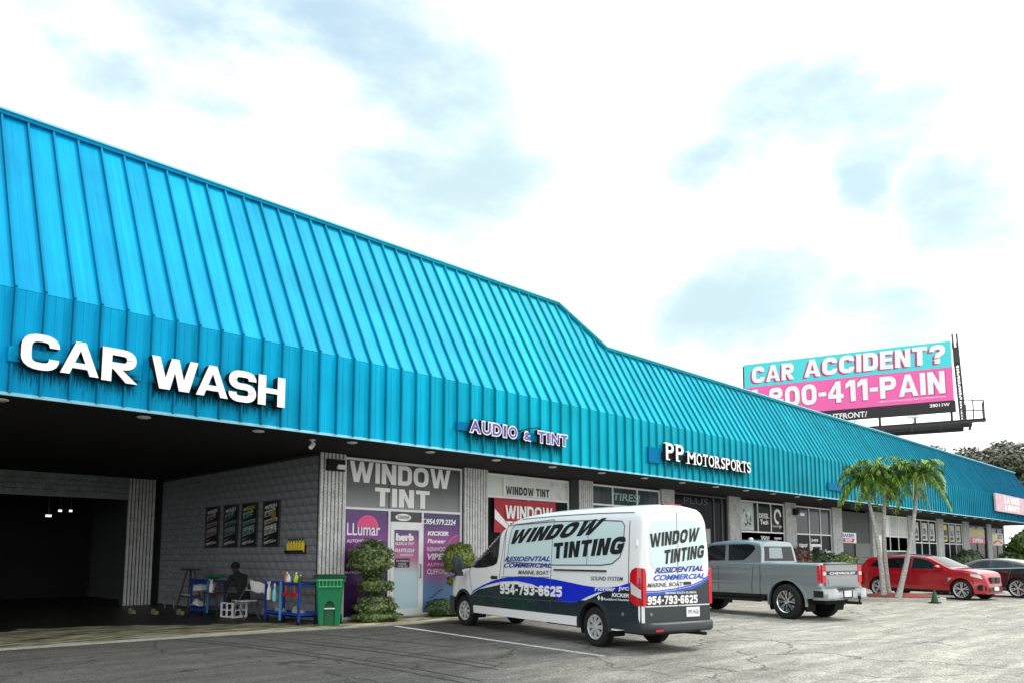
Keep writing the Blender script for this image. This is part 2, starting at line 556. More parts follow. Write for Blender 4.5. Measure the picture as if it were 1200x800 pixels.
def apron_mat():
    m = mat('mossy_concrete_apron', (.3, .29, .24), .9, spec=.2)
    nt = m.node_tree
    N, L = nt.nodes, nt.links
    b = N['Principled BSDF']
    g = N.new('ShaderNodeNewGeometry')
    mp = N.new('ShaderNodeMapping')
    mp.inputs['Scale'].default_value = (.5, 2.4, 1)
    L.new(g.outputs['Position'], mp.inputs['Vector'])
    n = N.new('ShaderNodeTexNoise')
    n.inputs['Scale'].default_value = 2.2
    n.inputs['Detail'].default_value = 8
    n.inputs['Roughness'].default_value = .7
    L.new(mp.outputs[0], n.inputs['Vector'])
    cr = N.new('ShaderNodeValToRGB')
    e = cr.color_ramp.elements
    e[0].position = .40
    e[0].color = (.03, .03, .022, 1)
    e[1].position = .60
    e[1].color = (.62, .58, .44, 1)
    k = e.new(.50)
    k.color = (.30, .28, .16, 1)
    L.new(n.outputs['Fac'], cr.inputs[0])
    L.new(cr.outputs[0], b.inputs['Base Color'])
    n2 = N.new('ShaderNodeTexNoise')
    n2.inputs['Scale'].default_value = 40
    L.new(g.outputs['Position'], n2.inputs['Vector'])
    bp = N.new('ShaderNodeBump')
    bp.inputs['Strength'].default_value = .5
    bp.inputs['Distance'].default_value = .01
    L.new(n2.outputs['Fac'], bp.inputs['Height'])
    L.new(bp.outputs[0], b.inputs['Normal'])
    return m


M['bay_floor'] = mat('dark_bay_concrete', (.022, .021, .019), .45, spec=.3, var=.6, vscale=1.5, speck=.3)  # near-black mottled concrete for the inner floor sheet over the apron
M['car_glass'] = mat('car_glass', (.010, .012, .014), .03, spec=.4)
M['ground'] = ground_mat()
M['apron'] = apron_mat()


# ------------------------------------------------------------------ mesh helpers
class MB:
    def __init__(self):
        self.v, self.f, self.m = [], [], []

    def add(self, verts, faces, mi=0):
        o = len(self.v)
        self.v += [tuple(p) for p in verts]
        self.f += [tuple(i + o for i in fc) for fc in faces]
        self.m += [mi] * len(faces)
        return self

    def box(self, c, s, mi=0, rz=0.0, mx=None):
        hx, hy, hz = s[0] / 2, s[1] / 2, s[2] / 2
        vs = [Vector((x, y, z)) for x in (-hx, hx) for y in (-hy, hy) for z in (-hz, hz)]
        if rz:
            r = Matrix.Rotation(rz, 3, 'Z')
            vs = [r @ p for p in vs]
        if mx is not None:
            vs = [mx @ p for p in vs]
        vs = [p + Vector(c) for p in vs]
        return self.add(vs, [(0, 1, 3, 2), (4, 6, 7, 5), (0, 4, 5, 1), (2, 3, 7, 6), (0, 2, 6, 4), (1, 5, 7, 3)], mi)

    def box2(self, a, b, mi=0):
        return self.box([(a[i] + b[i]) / 2 for i in range(3)], [abs(b[i] - a[i]) for i in range(3)], mi)

    def tube(self, pts, rad, n=8, mi=0, caps=True):
        pts = [Vector(p) for p in pts]
        if not isinstance(rad, (list, tuple)):
            rad = [rad] * len(pts)
        vs, fs = [], []
        prev = None
        for i, p in enumerate(pts):
            t = (pts[min(i + 1, len(pts) - 1)] - pts[max(i - 1, 0)])
            if t.length < 1e-9:
                t = Vector((0, 0, 1))
            t.normalize()
            a = prev if prev is not None else (Vector((1, 0, 0)) if abs(t.x) < .8 else Vector((0, 1, 0)))
            a = (a - t * a.dot(t))
            a.normalize()
            prev = a
            bb = t.cross(a)
            for k in range(n):
                th = 2 * math.pi * k / n
                vs.append(p + (a * math.cos(th) + bb * math.sin(th)) * rad[i])
        for i in range(len(pts) - 1):
            for k in range(n):
                fs.append((i * n + k, i * n + (k + 1) % n, (i + 1) * n + (k + 1) % n, (i + 1) * n + k))
        if caps:
            fs.append(tuple(reversed(range(n))))
            fs.append(tuple(range((len(pts) - 1) * n, len(pts) * n)))
        return self.add(vs, fs, mi)

    def lathe(self, prof, n=24, mi=0, mx=None, c=(0, 0, 0), caps=True):
        """prof: (radius, height) pairs turned about Z, then mx and c"""
        vs, fs = [], []
        for r_, z in prof:
            for k in range(n):
                th = 2 * math.pi * k / n
                vs.append(Vector((r_ * math.cos(th), r_ * math.sin(th), z)))
        for i in range(len(prof) - 1):
            for k in range(n):
                fs.append((i * n + k, i * n + (k + 1) % n, (i + 1) * n + (k + 1) % n, (i + 1) * n + k))
        if caps:
            fs.append(tuple(reversed(range(n))))
            fs.append(tuple(range((len(prof) - 1) * n, len(prof) * n)))
        if mx is not None:
            vs = [mx @ p for p in vs]
        return self.add([p + Vector(c) for p in vs], fs, mi)

    def prism(self, poly, a, b, frame=None, mi=0):
        """poly of (u, v) extruded a..b along w. frame maps (u, v, w) to a point"""
        fr = frame or (lambda u, v, w: (u, v, w))
        n = len(poly)
        vs = [fr(u, v, a) for u, v in poly] + [fr(u, v, b) for u, v in poly]
        fs = [tuple(range(n)), tuple(reversed(range(n, 2 * n)))]
        fs += [(i, i + n, (i + 1) % n + n, (i + 1) % n) for i in range(n)]
        return self.add(vs, fs, mi)

    def mesh(self, name, mats, smooth=None):
        me = bpy.data.meshes.new(name)
        me.from_pydata(self.v, [], self.f)
        if not isinstance(mats, (list, tuple)):
            mats = [mats]
        for mm in mats:
            me.materials.append(mm)
        if len(mats) > 1:
            me.polygons.foreach_set('material_index', self.m)
        bm = bmesh.new()
        bm.from_mesh(me)
        bmesh.ops.recalc_face_normals(bm, faces=bm.faces)
        bm.to_mesh(me)
        bm.free()
        if smooth:
            me.polygons.foreach_set('use_smooth', [True] * len(me.polygons))
            me.set_sharp_from_angle(angle=R(smooth))
        me.update()
        return me

    def build(self, name, mats, parent=None, smooth=None, loc=None, **kw):
        return obj(name, self.mesh(name, mats, smooth), parent, loc, **kw)


def obj(name, me, parent=None, loc=None, label=None, cat=None, group=None, kind=None, rot=None):
    o = bpy.data.objects.new(name, me)
    COL.objects.link(o)
    if parent is not None:
        o.parent = parent
    if loc is not None:
        o.location = loc
    if rot is not None:
        o.rotation_euler = rot
    return tag(o, label, cat, group, kind)


def tag(o, label=None, cat=None, group=None, kind=None):
    if label:
        o['label'] = label
    if cat:
        o['category'] = cat
    if group:
        o['group'] = group
    if kind:
        o['kind'] = kind
    return o


def thing(name, label, cat, loc=(0, 0, 0), rz=0.0, group=None):
    o = bpy.data.objects.new(name, None)
    COL.objects.link(o)
    o.empty_display_size = .2
    o.location = loc
    o.rotation_euler = (0, 0, rz)
    return tag(o, label, cat, group)


def copy_tree(o, parent=None, loc=None, rz=None, label=None):
    c = o.copy()
    COL.objects.link(c)
    c.parent = parent
    if loc is not None:
        c.location = loc
    if rz is not None:
        c.rotation_euler = (0, 0, rz)
    if label:
        c['label'] = label
    for ch in list(o.children):
        copy_tree(ch, c)
    return c


def text_mesh(s, bold=0.0, shear=0.0, extrude=0.0, res=3, spacing=1.0):
    cu = bpy.data.curves.new('lettering', 'FONT')
    cu.body = s
    cu.size = 1
    cu.offset = bold
    cu.shear = shear
    cu.extrude = extrude
    cu.resolution_u = res
    cu.space_character = spacing
    o = bpy.data.objects.new('lettering', cu)
    COL.objects.link(o)
    dg = bpy.context.evaluated_depsgraph_get()
    me = bpy.data.meshes.new_from_object(o.evaluated_get(dg))
    bpy.data.objects.remove(o)
    bpy.data.curves.remove(cu)
    xs = [v.co.x for v in me.vertices]
    ys = [v.co.y for v in me.vertices]
    x0, x1, y0, y1 = min(xs), max(xs), min(ys), max(ys)
    for v in me.vertices:
        v.co.x = (v.co.x - x0) / (x1 - x0)
        v.co.y = (v.co.y - y0) / (y1 - y0)
    me.materials.clear()
    me.polygons.foreach_set('use_smooth', [False] * len(me.polygons))
    return me


# ------------------------------------------------------------------ a heavy block alphabet drawn as strokes
def rounded(pts, r, closed=False, n=5):
    out = []
    N_ = len(pts)
    for i, p in enumerate(pts):
        p = Vector(p[:2] + (0,))
        rr = pts[i][2] if len(pts[i]) > 2 else r
        if not closed and i in (0, N_ - 1) or rr <= 0:
            out.append(p)
            continue
        a, b = Vector(pts[i - 1][:2] + (0,)), Vector(pts[(i + 1) % N_][:2] + (0,))
        da, db = (a - p), (b - p)
        qa = .96 if (not closed and i == 1) else .5
        qb = .96 if (not closed and i == N_ - 2) else .5
        q = min(rr, da.length * qa, db.length * qb)
        s0, s1 = p + da.normalized() * q, p + db.normalized() * q
        for k in range(n + 1):
            t_ = k / n
            out.append(s0 * (1 - t_) ** 2 + p * 2 * t_ * (1 - t_) + s1 * t_ ** 2)
    return out


def ribbon(pts, t, closed=False):
    vs, fs = [], []
    N_ = len(pts)
    for i, p in enumerate(pts):
        a = pts[i - 1] if (i or closed) else p
        b = pts[(i + 1) % N_] if (i < N_ - 1 or closed) else p
        d1, d2 = (p - a), (b - p)
        if d1.length < 1e-6:
            d1 = d2
        if d2.length < 1e-6:
            d2 = d1
        d1, d2 = d1.normalized(), d2.normalized()
        m = (d1 + d2).normalized()
        nn = Vector((-m.y, m.x, 0)) / max(.5, m.dot(d1))
        vs += [p + nn * t / 2, p - nn * t / 2]
    for i in range(N_ if closed else N_ - 1):
        k = (i + 1) % N_
        fs.append((2 * i, 2 * i + 1, 2 * k + 1, 2 * k))
    return vs, fs


def block_glyph(ch, t):
    """(width, polygons, ribbons) in a cell of height 1"""
    w = {'W': 1.12, 'I': t, '1': .46, '-': .36, ' ': .38, 'M': .95, 'A': .84, 'O': .80, 'C': .76, 'G': .80, '.': t, ',': t, 'T': .68, 'E': .62, 'L': .6}.get(ch, .72)
    L_, X_, B_, T_ = t / 2, w - t / 2, t / 2, 1 - t / 2
    rect_ = lambda a, b, c, d: [(a, b), (c, b), (c, d), (a, d)]
    P, Q = [], []
    r = .34
    if ch == 'O' or ch == '0':
        Q = [([(L_, B_), (X_, B_), (X_, T_), (L_, T_)], True)]
    elif ch == 'C':
        Q = [([(X_, .66), (X_, T_), (L_, T_), (L_, B_), (X_, B_), (X_, .34)], False)]
    elif ch == 'G':
        Q = [([(X_, .68), (X_, T_), (L_, T_), (L_, B_), (X_, B_, .12), (X_, .46, 0), (w * .5, .46)], False)]
    elif ch == 'D':
        Q = [([(L_, B_, 0), (X_, B_), (X_, T_), (L_, T_, 0)], True)]
    elif ch == 'S':
        Q = [([(X_, .70), (X_, T_), (L_, T_), (L_, .5), (X_, .5), (X_, B_), (L_, B_), (L_, .30)], False)]
        r = .24
    elif ch == 'A':
        iy = .74
        P = [[(0, 0), (w / 2 - t * .52, 1), (w / 2, 1), (w / 2, iy), (t * .98, 0)], [(w, 0), (w - t * .98, 0), (w / 2, iy), (w / 2, 1), (w / 2 + t * .52, 1)]]
        f = lambda y: t * .98 + (w / 2 - t * .98) * y / iy
        P.append([(f(.19), .19), (w - f(.19), .19), (w - f(.36), .36), (f(.36), .36)])
    elif ch == 'W':
        P = [[(0, 1), (t * .96, 1), (.34, .36), (.47, 1), (.65, 1), (.78, .36), (w - t * .96, 1), (w, 1), (.92, 0), (.67, 0), (.56, .56), (.45, 0), (.20, 0)]]
    elif ch == 'M':
        P = [[(0, 0), (0, 1), (.28, 1), (w / 2, .42), (w - .28, 1), (w, 1), (w, 0), (w - t, 0), (w - t, .62), (w / 2 + .08, 0), (w / 2 - .08, 0), (t, .62), (t, 0)]]
    elif ch == 'N':
        P = [[(0, 0), (0, 1), (t * 1.05, 1), (w - t, .44), (w - t, 1), (w, 1), (w, 0), (w - t * 1.05, 0), (t, .56), (t, 0)]]
    elif ch == 'H':
        P = [rect_(0, 0, t, 1), rect_(w - t, 0, w, 1), rect_(t, .5 - t * .42, w - t, .5 + t * .42)]
    elif ch == 'I':
        P = [rect_(0, 0, t, 1)]
    elif ch == 'T':
        P = [rect_(0, 1 - t * .88, w, 1), rect_(w / 2 - t / 2, 0, w / 2 + t / 2, 1 - t * .88)]
    elif ch == 'E':
        P = [rect_(0, 0, t, 1), rect_(t, 0, w, t * .85), rect_(t, .5 - t * .4, w * .92, .5 + t * .4), rect_(t, 1 - t * .85, w, 1)]
    elif ch in 'PR':
        y = .5 - t * .0 - .02
        P = [rect_(0, 0, t, 1)]
        Q = [([(t, T_), (X_, T_), (X_, y), (t, y)], False)]
        r = .22
        if ch == 'R':
            P.append([(t * 1.15, y - t / 2), (t * 2.1, y - t / 2), (w + .04, 0), (w + .02 - t * 1.12, 0)])
    elif ch == '?':
        Q = [([(L_, .66), (L_, T_), (X_, T_), (X_, .55), (w / 2, .46), (w / 2, .30)], False)]
        P = [rect_(w / 2 - t / 2, 0, w / 2 + t / 2, t)]
        r = .22
    elif ch == '-':
        P = [rect_(0, .36, w, .36 + t * .85)]
    elif ch == '.':
        P = [rect_(0, 0, t, t)]
    elif ch == '1':
        P = [rect_(w - t, 0, w, 1), [(0, .62), (w - t, .74), (w - t, 1), (w - t - .05, 1), (0, .82)]]
    elif ch == '4':
        P = [rect_(w - t - .12, 0, w - .12, 1), rect_(w - .12, .20, w, .20 + t * .85), [(0, .20), (w - t - .12, .20), (w - t - .12, .20 + t * .85), (t * .9, .20 + t * .85), (w - t - .12, .70), (w - t - .12, 1), (0, .42)]]
    elif ch == '7':
        P = [rect_(0, 1 - t * .85, w, 1), [(.14, 0), (.14 + t, 0), (w, 1 - t * .85), (w - t * 1.05, 1 - t * .85)]]
    elif ch == '2':
        Q = [([(L_, .68), (L_, T_), (X_, T_), (X_, .52), (L_ + .02, .20), (L_ + .02, B_, 0), (w, B_)], False)]
        r = .22
    elif ch == '3':
        Q = [([(L_, .72), (L_, T_), (X_, T_), (X_, .52), (w * .35, .52)], False), ([(X_ - .0, .52 - t * .5), (X_, B_), (L_, B_), (L_, .28)], False)]
        r = .22
    elif ch == '5':
        Q = [([(w - .02, T_), (L_, T_, 0), (L_, .56, 0), (X_, .56), (X_, B_), (L_, B_), (L_, .26)], False)]
        r = .22
    elif ch in '69':
        q = [([(X_, .72), (X_, T_), (L_, T_), (L_, .5)], False), ([(L_, .5, 0), (L_, B_), (X_, B_), (X_, .54), (L_ + t * .0, .54, 0)], True)]
        Q = [([(X_, .74), (X_, T_), (L_, T_), (L_, B_), (X_, B_), (X_, .52), (t, .52)], False)]
        r = .24
        if ch == '9':
            Q = [([(w - a[0], 1 - a[1]) for a in Q[0][0]], False)]
    elif ch == '8':
        Q = [([(L_ + .02, .54), (X_ - .02, .54), (X_ - .02, T_), (L_ + .02, T_)], True), ([(L_, .54 - t), (L_, B_), (X_, B_), (X_, .54 - t)], False)]
        P = []
        Q[1] = ([(L_, .54 - t * .5), (L_, B_), (X_, B_), (X_, .54 - t * .5)], False)
        r = .2
    return w, P, [(rounded(a, r, c), c) for a, c in Q]


def block_text_mesh(s, t=.24, shear=0.0, gap=.09):
    m = MB()
    x = 0
    for ch in s:
        w, P, Q = block_glyph(ch, t)
        for poly in P:
            m.add([(x + a, b, 0) for a, b in poly], [tuple(range(len(poly)))])
        for pts, closed in Q:
            vs, fs = ribbon(pts, t, closed)
            m.add([(x + v.x, v.y, 0) for v in vs], fs)
        x += w + (gap if ch != ' ' else 0)
    xs = [v[0] for v in m.v]
    x0, x1 = min(xs), max(xs)
    m.v = [((a - x0) / (x1 - x0), b, 0) for a, b, _ in m.v]
    if shear:
        m.v = [(a + shear * (b - .5) * .12, b, 0) for a, b, _ in m.v]
        xs = [v[0] for v in m.v]
        x0, x1 = min(xs), max(xs)
        m.v = [((a - x0) / (x1 - x0), b, 0) for a, b, _ in m.v]
    me = bpy.data.meshes.new('lettering')
    me.from_pydata(m.v, [], m.f)
    bm = bmesh.new()
    bm.from_mesh(me)
    bmesh.ops.triangulate(bm, faces=bm.faces)
    bmesh.ops.remove_doubles(bm, verts=bm.verts, dist=1e-5)
    for f in bm.faces:
        if f.normal.z < 0:
            f.normal_flip()
    bm.to_mesh(me)
    bm.free()
    return me


def quad_text(name, s, quad, fn, mt, parent=None, bold=0.02, shear=0.0, step=None, res=3, spacing=1.0, block=None, **kw):
    """lettering laid in the quad (BL, BR, TR, TL in u, v) of a surface; fn(u, v) -> point"""
    me = block_text_mesh(s, block, shear) if block else text_mesh(s, bold, shear, 0.0, res, spacing)
    bm = bmesh.new()
    bm.from_mesh(me)
    bmesh.ops.remove_doubles(bm, verts=bm.verts, dist=1e-5)
    for k in range(1, step or 1):
        bmesh.ops.bisect_plane(bm, geom=bm.verts[:] + bm.edges[:] + bm.faces[:], plane_co=(0, k / step, 0), plane_no=(0, 1, 0))
    bl, br, tr, tl = [Vector(p) for p in quad]
    for v in bm.verts:
        x, y = v.co.x, v.co.y
        p = (bl * (1 - x) + br * x) * (1 - y) + (tl * (1 - x) + tr * x) * y
        v.co = Vector(fn(p.x, p.y))
    bm.to_mesh(me)
    bm.free()
    me.materials.append(mt)
    return obj(name, me, parent, **kw)


def rect(x0, z0, x1, z1):
    return [(x0, z0), (x1, z0), (x1, z1), (x0, z1)]


def onY(y):
    """surface facing -Y at depth y"""
    return lambda u, v: (u, y, v)


# ------------------------------------------------------------------ ground
gmb = MB()
nx = 40
S0 = -700
S1 = 900
gmb.add([(S0, S0, 0), (S1, S0, 0), (S1, S1, 0), (S0, S1, 0)], [(0, 1, 2, 3)])
gmb.build('ground', M['ground'], kind='structure')
ap = MB()
ap.prism([(-14, 16.3), (3.2, 15.6), (6.5, 15.38), (10.9, 14.75), (14.4, 14.6), (14.4, 34), (-14, 34)], -.05, .02)
ap.build('apron_pavement', M['apron'], kind='structure')
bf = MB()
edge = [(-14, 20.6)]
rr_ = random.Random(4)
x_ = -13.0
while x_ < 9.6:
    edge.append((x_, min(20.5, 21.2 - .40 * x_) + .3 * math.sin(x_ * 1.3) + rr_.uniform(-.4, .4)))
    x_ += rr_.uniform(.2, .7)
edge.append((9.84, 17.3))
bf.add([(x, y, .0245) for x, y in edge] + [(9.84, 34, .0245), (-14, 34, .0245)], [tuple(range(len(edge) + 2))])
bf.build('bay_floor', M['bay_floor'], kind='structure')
lip = MB()
pl = [(-14, 16.3), (3.2, 15.6), (6.5, 15.38), (10.9, 14.75), (14.4, 14.6)]
for a, b in zip(pl, pl[1:]):
    d = (Vector(b) - Vector(a)).normalized()
    n = Vector((-d.y, d.x))
    q = [Vector(a) - n * .02, Vector(b) - n * .02, Vector(b) + n * .08, Vector(a) + n * .08]
    lip.prism([(p.x, p.y) for p in q], -.05, .032)
lip.build('apron_kerb', mat('stained_kerb', (.30, .29, .26), .9, var=.35, vscale=2, speck=.3), kind='structure')
sw = MB()
sw.prism([(14.4, 14.55), (76, 14.75), (76, 16.6), (14.4, 16.6)], -.05, .11)
sw.build('sidewalk', M['kerb'], kind='structure')
pk = MB()
pk.prism([(10.70, 14.55), (9.89, 7.85), (9.98, 7.84), (10.80, 14.54)], -.02, .005)
pk.prism([(20.1, 14.4), (19.0, 10.0), (19.1, 9.98), (20.2, 14.38)], -.02, .005)
pk.prism([(27.1, 14.4), (25.8, 9.0), (25.9, 8.98), (27.2, 14.38)], -.02, .005)
pk.build('parking_lines', M['line'], kind='structure')

tm = MB()
for (ax, ay, bx_, by_, cx_, cy_, wd) in ((6.0, 15.3, 6.9, 11.6, 6.6, 7.4, .10), (6.25, 15.3, 7.15, 11.6, 6.85, 7.4, .05), (7.0, 15.2, 7.9, 11.8, 7.7, 8.0, .09), (7.35, 15.1, 8.15, 11.8, 7.95, 8.2, .05), (8.3, 15.0, 8.9, 12.6, 9.0, 10.4, .08), (12.9, 8.2, 14.6, 6.0, 17.5, 4.6, .05), (14.5, 9.0, 19.0, 6.6, 27, 5.5, .05)):
    pv = None
    for k in range(15):
        t_ = k / 14
        x = (1 - t_) ** 2 * ax + 2 * t_ * (1 - t_) * bx_ + t_ * t_ * cx_
        y = (1 - t_) ** 2 * ay + 2 * t_ * (1 - t_) * by_ + t_ * t_ * cy_
        w_ = wd * math.sin(math.pi * (t_ * .9 + .05)) ** .5 * random.uniform(.7, 1.15) / 2
        q = [(x - w_, y, .0042), (x + w_, y, .0042)]
        if pv:
            tm.add([pv[0], pv[1], q[1], q[0]], [(0, 1, 2, 3)])
        pv = q
tm.build('tyre_marks', mat('tyre_mark_rubber', (.045, .045, .042), .9, spec=.1, var=.5, vscale=6, speck=.5, speckscale=30), kind='structure')

# ------------------------------------------------------------------ building
B = thing('shopping_strip', 'long low strip of shops under a steep blue ribbed metal mansard roof', 'building', (0, 0, 0))
YF, ZK, ZB = 14.1, 5.86, 4.17       # fascia plane, knee height, fascia foot
SY, SZ = 2.15, 3.9                  # full run and rise of the slope
YW, ZS = 16.45, 4.12
X0, X1, PITCHX = -9.95, 74.5, .425
PH = 2.81 - 30 * PITCHX             # a rib stands at 2.81


def tfrac(x):
    if x <= 18.25:
        return 1.0
    if x >= 19.85:
        return .665
    return 1 + (x - 18.25) / 1.6 * (-.335)


def sl(x, t, off=0.0):
    """point on the slope at fraction t, lifted off the surface"""
    n = Vector((0, -SZ, SY)).normalized()
    return Vector((x, YF + SY * t, ZK + SZ * t)) + n * off


def slab_mesh(name, w, tl, tr, mt, lo=0.0, hi=.018, flare=0.0):
    m = MB()
    vs = []
    for off in (lo, hi):
        for (x, t) in ((0, 0), (w, 0), (w, tr), (0, tl)):
            vs.append(sl(x, t, off) - Vector((0, YF, ZK)))
    m.add(vs, [(0, 1, 2, 3), (4, 7, 6, 5), (0, 4, 5, 1), (1, 5, 6, 2), (2, 6, 7, 3), (3, 7, 4, 0)])
    return m.mesh(name, mt)


def pan_mesh(name, w, tl, tr, mt):
    """a roof pan with two shallow stiffening swages"""
    m = MB()
    xs = [0, .12, .135, .15, .25, .265, .28, w]
    hs = [.018, .018, .0198, .018, .018, .0198, .018, .018]
    top = []
    for x, hh in zip(xs, hs):
        t = tl + (tr - tl) * x / w
        top.append((sl(x, 0, hh) - Vector((0, YF, ZK)), sl(x, t, hh) - Vector((0, YF, ZK))))
    base = [sl(x, t, 0) - Vector((0, YF, ZK)) for x, t in ((0, 0), (w, 0), (w, tr), (0, tl))]
    vs = [p for pr in top for p in pr] + base
    fs = [(2 * i, 2 * i + 2, 2 * i + 3, 2 * i + 1) for i in range(len(xs) - 1)]
    nb = len(xs) * 2
    fs += [(nb, 0, 1, nb + 3), (nb + 1, nb + 2, nb - 1, nb - 2), (nb, nb + 1) + tuple(2 * i for i in reversed(range(len(xs)))), (nb + 3,) + tuple(2 * i + 1 for i in range(len(xs))) + (nb + 2,)]
    m.add(vs, fs)
    return m.mesh(name, mt)


pw = PITCHX - .048
cache = {}
fas = MB()
xs_, hs_ = [0, .12, .135, .15, .25, .265, .28, pw], [.018, .018, .024, .018, .018, .024, .018, .018]
fv = []
for x, hh in zip(xs_, hs_):
    fv += [(x, -hh, 0), (x, -hh, ZK - ZB)]
fv += [(0, 0, 0), (pw, 0, 0), (pw, 0, ZK - ZB), (0, 0, ZK - ZB)]
nb = 16
fas.add(fv, [(2 * i, 2 * i + 2, 2 * i + 3, 2 * i + 1) for i in range(7)] + [(nb, 0, 1, nb + 3), (nb + 1, nb + 2, nb - 1, nb - 2)])
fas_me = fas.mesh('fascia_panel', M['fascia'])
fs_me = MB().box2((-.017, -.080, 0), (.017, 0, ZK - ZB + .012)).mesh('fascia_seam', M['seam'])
cache['seam'] = {}


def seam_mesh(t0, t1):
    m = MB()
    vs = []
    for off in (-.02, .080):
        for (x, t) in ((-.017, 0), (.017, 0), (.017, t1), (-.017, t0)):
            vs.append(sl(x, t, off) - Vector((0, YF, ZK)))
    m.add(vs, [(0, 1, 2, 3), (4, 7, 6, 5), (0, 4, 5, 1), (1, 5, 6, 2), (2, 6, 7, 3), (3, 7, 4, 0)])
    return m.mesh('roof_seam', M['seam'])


i = 0
while True:
    x = PH + i * PITCHX
    if x > X1 - .1:
        break
    t0, t1 = tfrac(x), tfrac(x + PITCHX)
    key = (round(t0, 3), round(t1, 3))
    if key not in cache:
        cache[key] = pan_mesh('roof_panel', pw, t0, t1, M['roof'])
    if t0 not in cache['seam']:
        cache['seam'][t0] = seam_mesh(t0, t0)
    obj('roof_panel', cache[key], B, (x + .024, YF, ZK))
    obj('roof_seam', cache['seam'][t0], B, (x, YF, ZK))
    obj('fascia_panel', fas_me, B, (x + .024, YF, ZB))
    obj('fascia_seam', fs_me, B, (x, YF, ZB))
    i += 1
XR = PH + i * PITCHX
# deck behind the pans
dk = MB()
for a, b in ((PH, 18.25), (18.25, 19.85), (19.85, XR)):
    pts = []
    for off in (-.03, -.12):
        pts += [sl(a, 0, off), sl(b, 0, off), sl(b, tfrac(b) - .004, off), sl(a, tfrac(a) - .004, off)]
    dk.add(pts, [(0, 1, 2, 3), (4, 7, 6, 5), (0, 4, 5, 1), (1, 5, 6, 2), (2, 6, 7, 3), (3, 7, 4, 0)])
dk.box2((PH, YF + .004, ZB + .01), (XR, YF + .10, ZK))
dk.build('roof_deck', M['soffit'], B)
rc = MB()
segs = [PH - .05, 18.25, 19.85, XR + .05]
for a, b in zip(segs, segs[1:]):
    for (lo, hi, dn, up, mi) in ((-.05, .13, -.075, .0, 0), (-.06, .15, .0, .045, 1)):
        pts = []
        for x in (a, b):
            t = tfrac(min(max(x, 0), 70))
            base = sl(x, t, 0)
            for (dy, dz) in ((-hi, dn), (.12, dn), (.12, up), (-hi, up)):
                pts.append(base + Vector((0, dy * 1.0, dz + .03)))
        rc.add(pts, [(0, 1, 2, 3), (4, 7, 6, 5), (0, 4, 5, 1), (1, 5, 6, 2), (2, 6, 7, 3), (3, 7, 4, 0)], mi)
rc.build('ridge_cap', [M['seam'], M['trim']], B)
# mansard end cheeks, flat roof behind, drip edge, soffit
de = MB()
de.box2((PH, YF - .03, ZB - .045), (XR, YF + .02, ZB + .008))
de.build('drip_edge', M['trim'], B)
fr = MB()
fr.box2((PH, YF + .35, ZB + 1.3), (XR, 28, ZB + 1.45))
fr.build('flat_roof', M['soffit'], B)
bk = MB()
for a, b in ((PH, 18.25), (19.85, XR)):
    t = tfrac(b)
    top = sl(a, t, -.1)
    bk.box2((a, top.y + .02, ZB + 1.4), (b, top.y + .12, top.z))
bk.add([(18.25, 16.27, ZB + 1.4), (19.85, 15.6, ZB + 1.4), (19.85, 15.6, 8.4), (18.25, 16.27, 9.7)], [(0, 1, 2, 3)])
bk.build('parapet_back', M['soffit'], B)
ck = MB()
for x in (PH - .02, XR + .02):
    t = tfrac(x if x > 0 else 0)
    tp = sl(x, t, 0)
    ck.prism([(YF, ZB), (YF, ZK), (tp.y, tp.z), (tp.y + .3, tp.z), (tp.y + .3, ZB)], x - .02, x + .02, lambda u, v, w: (w, u, v))
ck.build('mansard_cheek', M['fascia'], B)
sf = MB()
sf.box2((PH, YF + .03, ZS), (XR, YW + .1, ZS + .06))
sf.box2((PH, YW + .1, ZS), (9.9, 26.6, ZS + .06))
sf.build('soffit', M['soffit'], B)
# walls
wl_ = MB()
wl_.box2((XR - .2, YW, 0), (XR, 28, 5.6))
wl_.box2((9.87, 27.8, 0), (XR, 28, 5.6))
wl_.box2((PH, 33.8, 0), (9.87, 34, 4.6))
wl_.box2((PH, 26.4, 4.6), (9.87, 34, 4.7))
wl_.build('back_wall', M['stucco'], B)
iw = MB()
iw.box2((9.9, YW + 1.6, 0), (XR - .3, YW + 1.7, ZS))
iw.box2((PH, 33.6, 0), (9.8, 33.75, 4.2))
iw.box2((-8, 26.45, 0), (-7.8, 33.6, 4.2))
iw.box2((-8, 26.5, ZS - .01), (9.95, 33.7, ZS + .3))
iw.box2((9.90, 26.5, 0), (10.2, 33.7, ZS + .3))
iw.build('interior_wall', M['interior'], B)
# block wall beside the wash bay: mortar core and blocks, joints recessed
cw = MB()
cw.box2((9.88, YW + .0, 0), (10.1, 34, ZS))
core = cw.build('block_wall', M['mortar'], B)
bh, bl_ = .2, .4
blk = MB().box2((-.0175, .006, .006), (.02, bl_ - .006, bh - .006)).mesh('block', M['block'])
hblk = MB().box2((-.0175, .006, .006), (.02, bl_ / 2 - .006, bh - .006)).mesh('half_block', M['block'])
farb = MB()
nblocks = 0
for r_ in range(20):
    z = .06 + r_ * bh
    y = YW + .02
    if r_ % 2:
        obj('block', hblk, core, (9.862, y, z))
        y += bl_ / 2
        nblocks += 1
    while y < 34:
        if nblocks < 290 and y < YW + 5.4:
            obj('block', blk, core, (9.862 + random.uniform(-.002, .002), y, z))
            nblocks += 1
        elif y < 26.3:
            farb.box2((9.845, y + .006, z + .006), (9.882, min(y + bl_, 26.38) - .006, z + bh - .006))
        y += bl_
farb.build('block_courses', M['block'], core, kind='stuff')


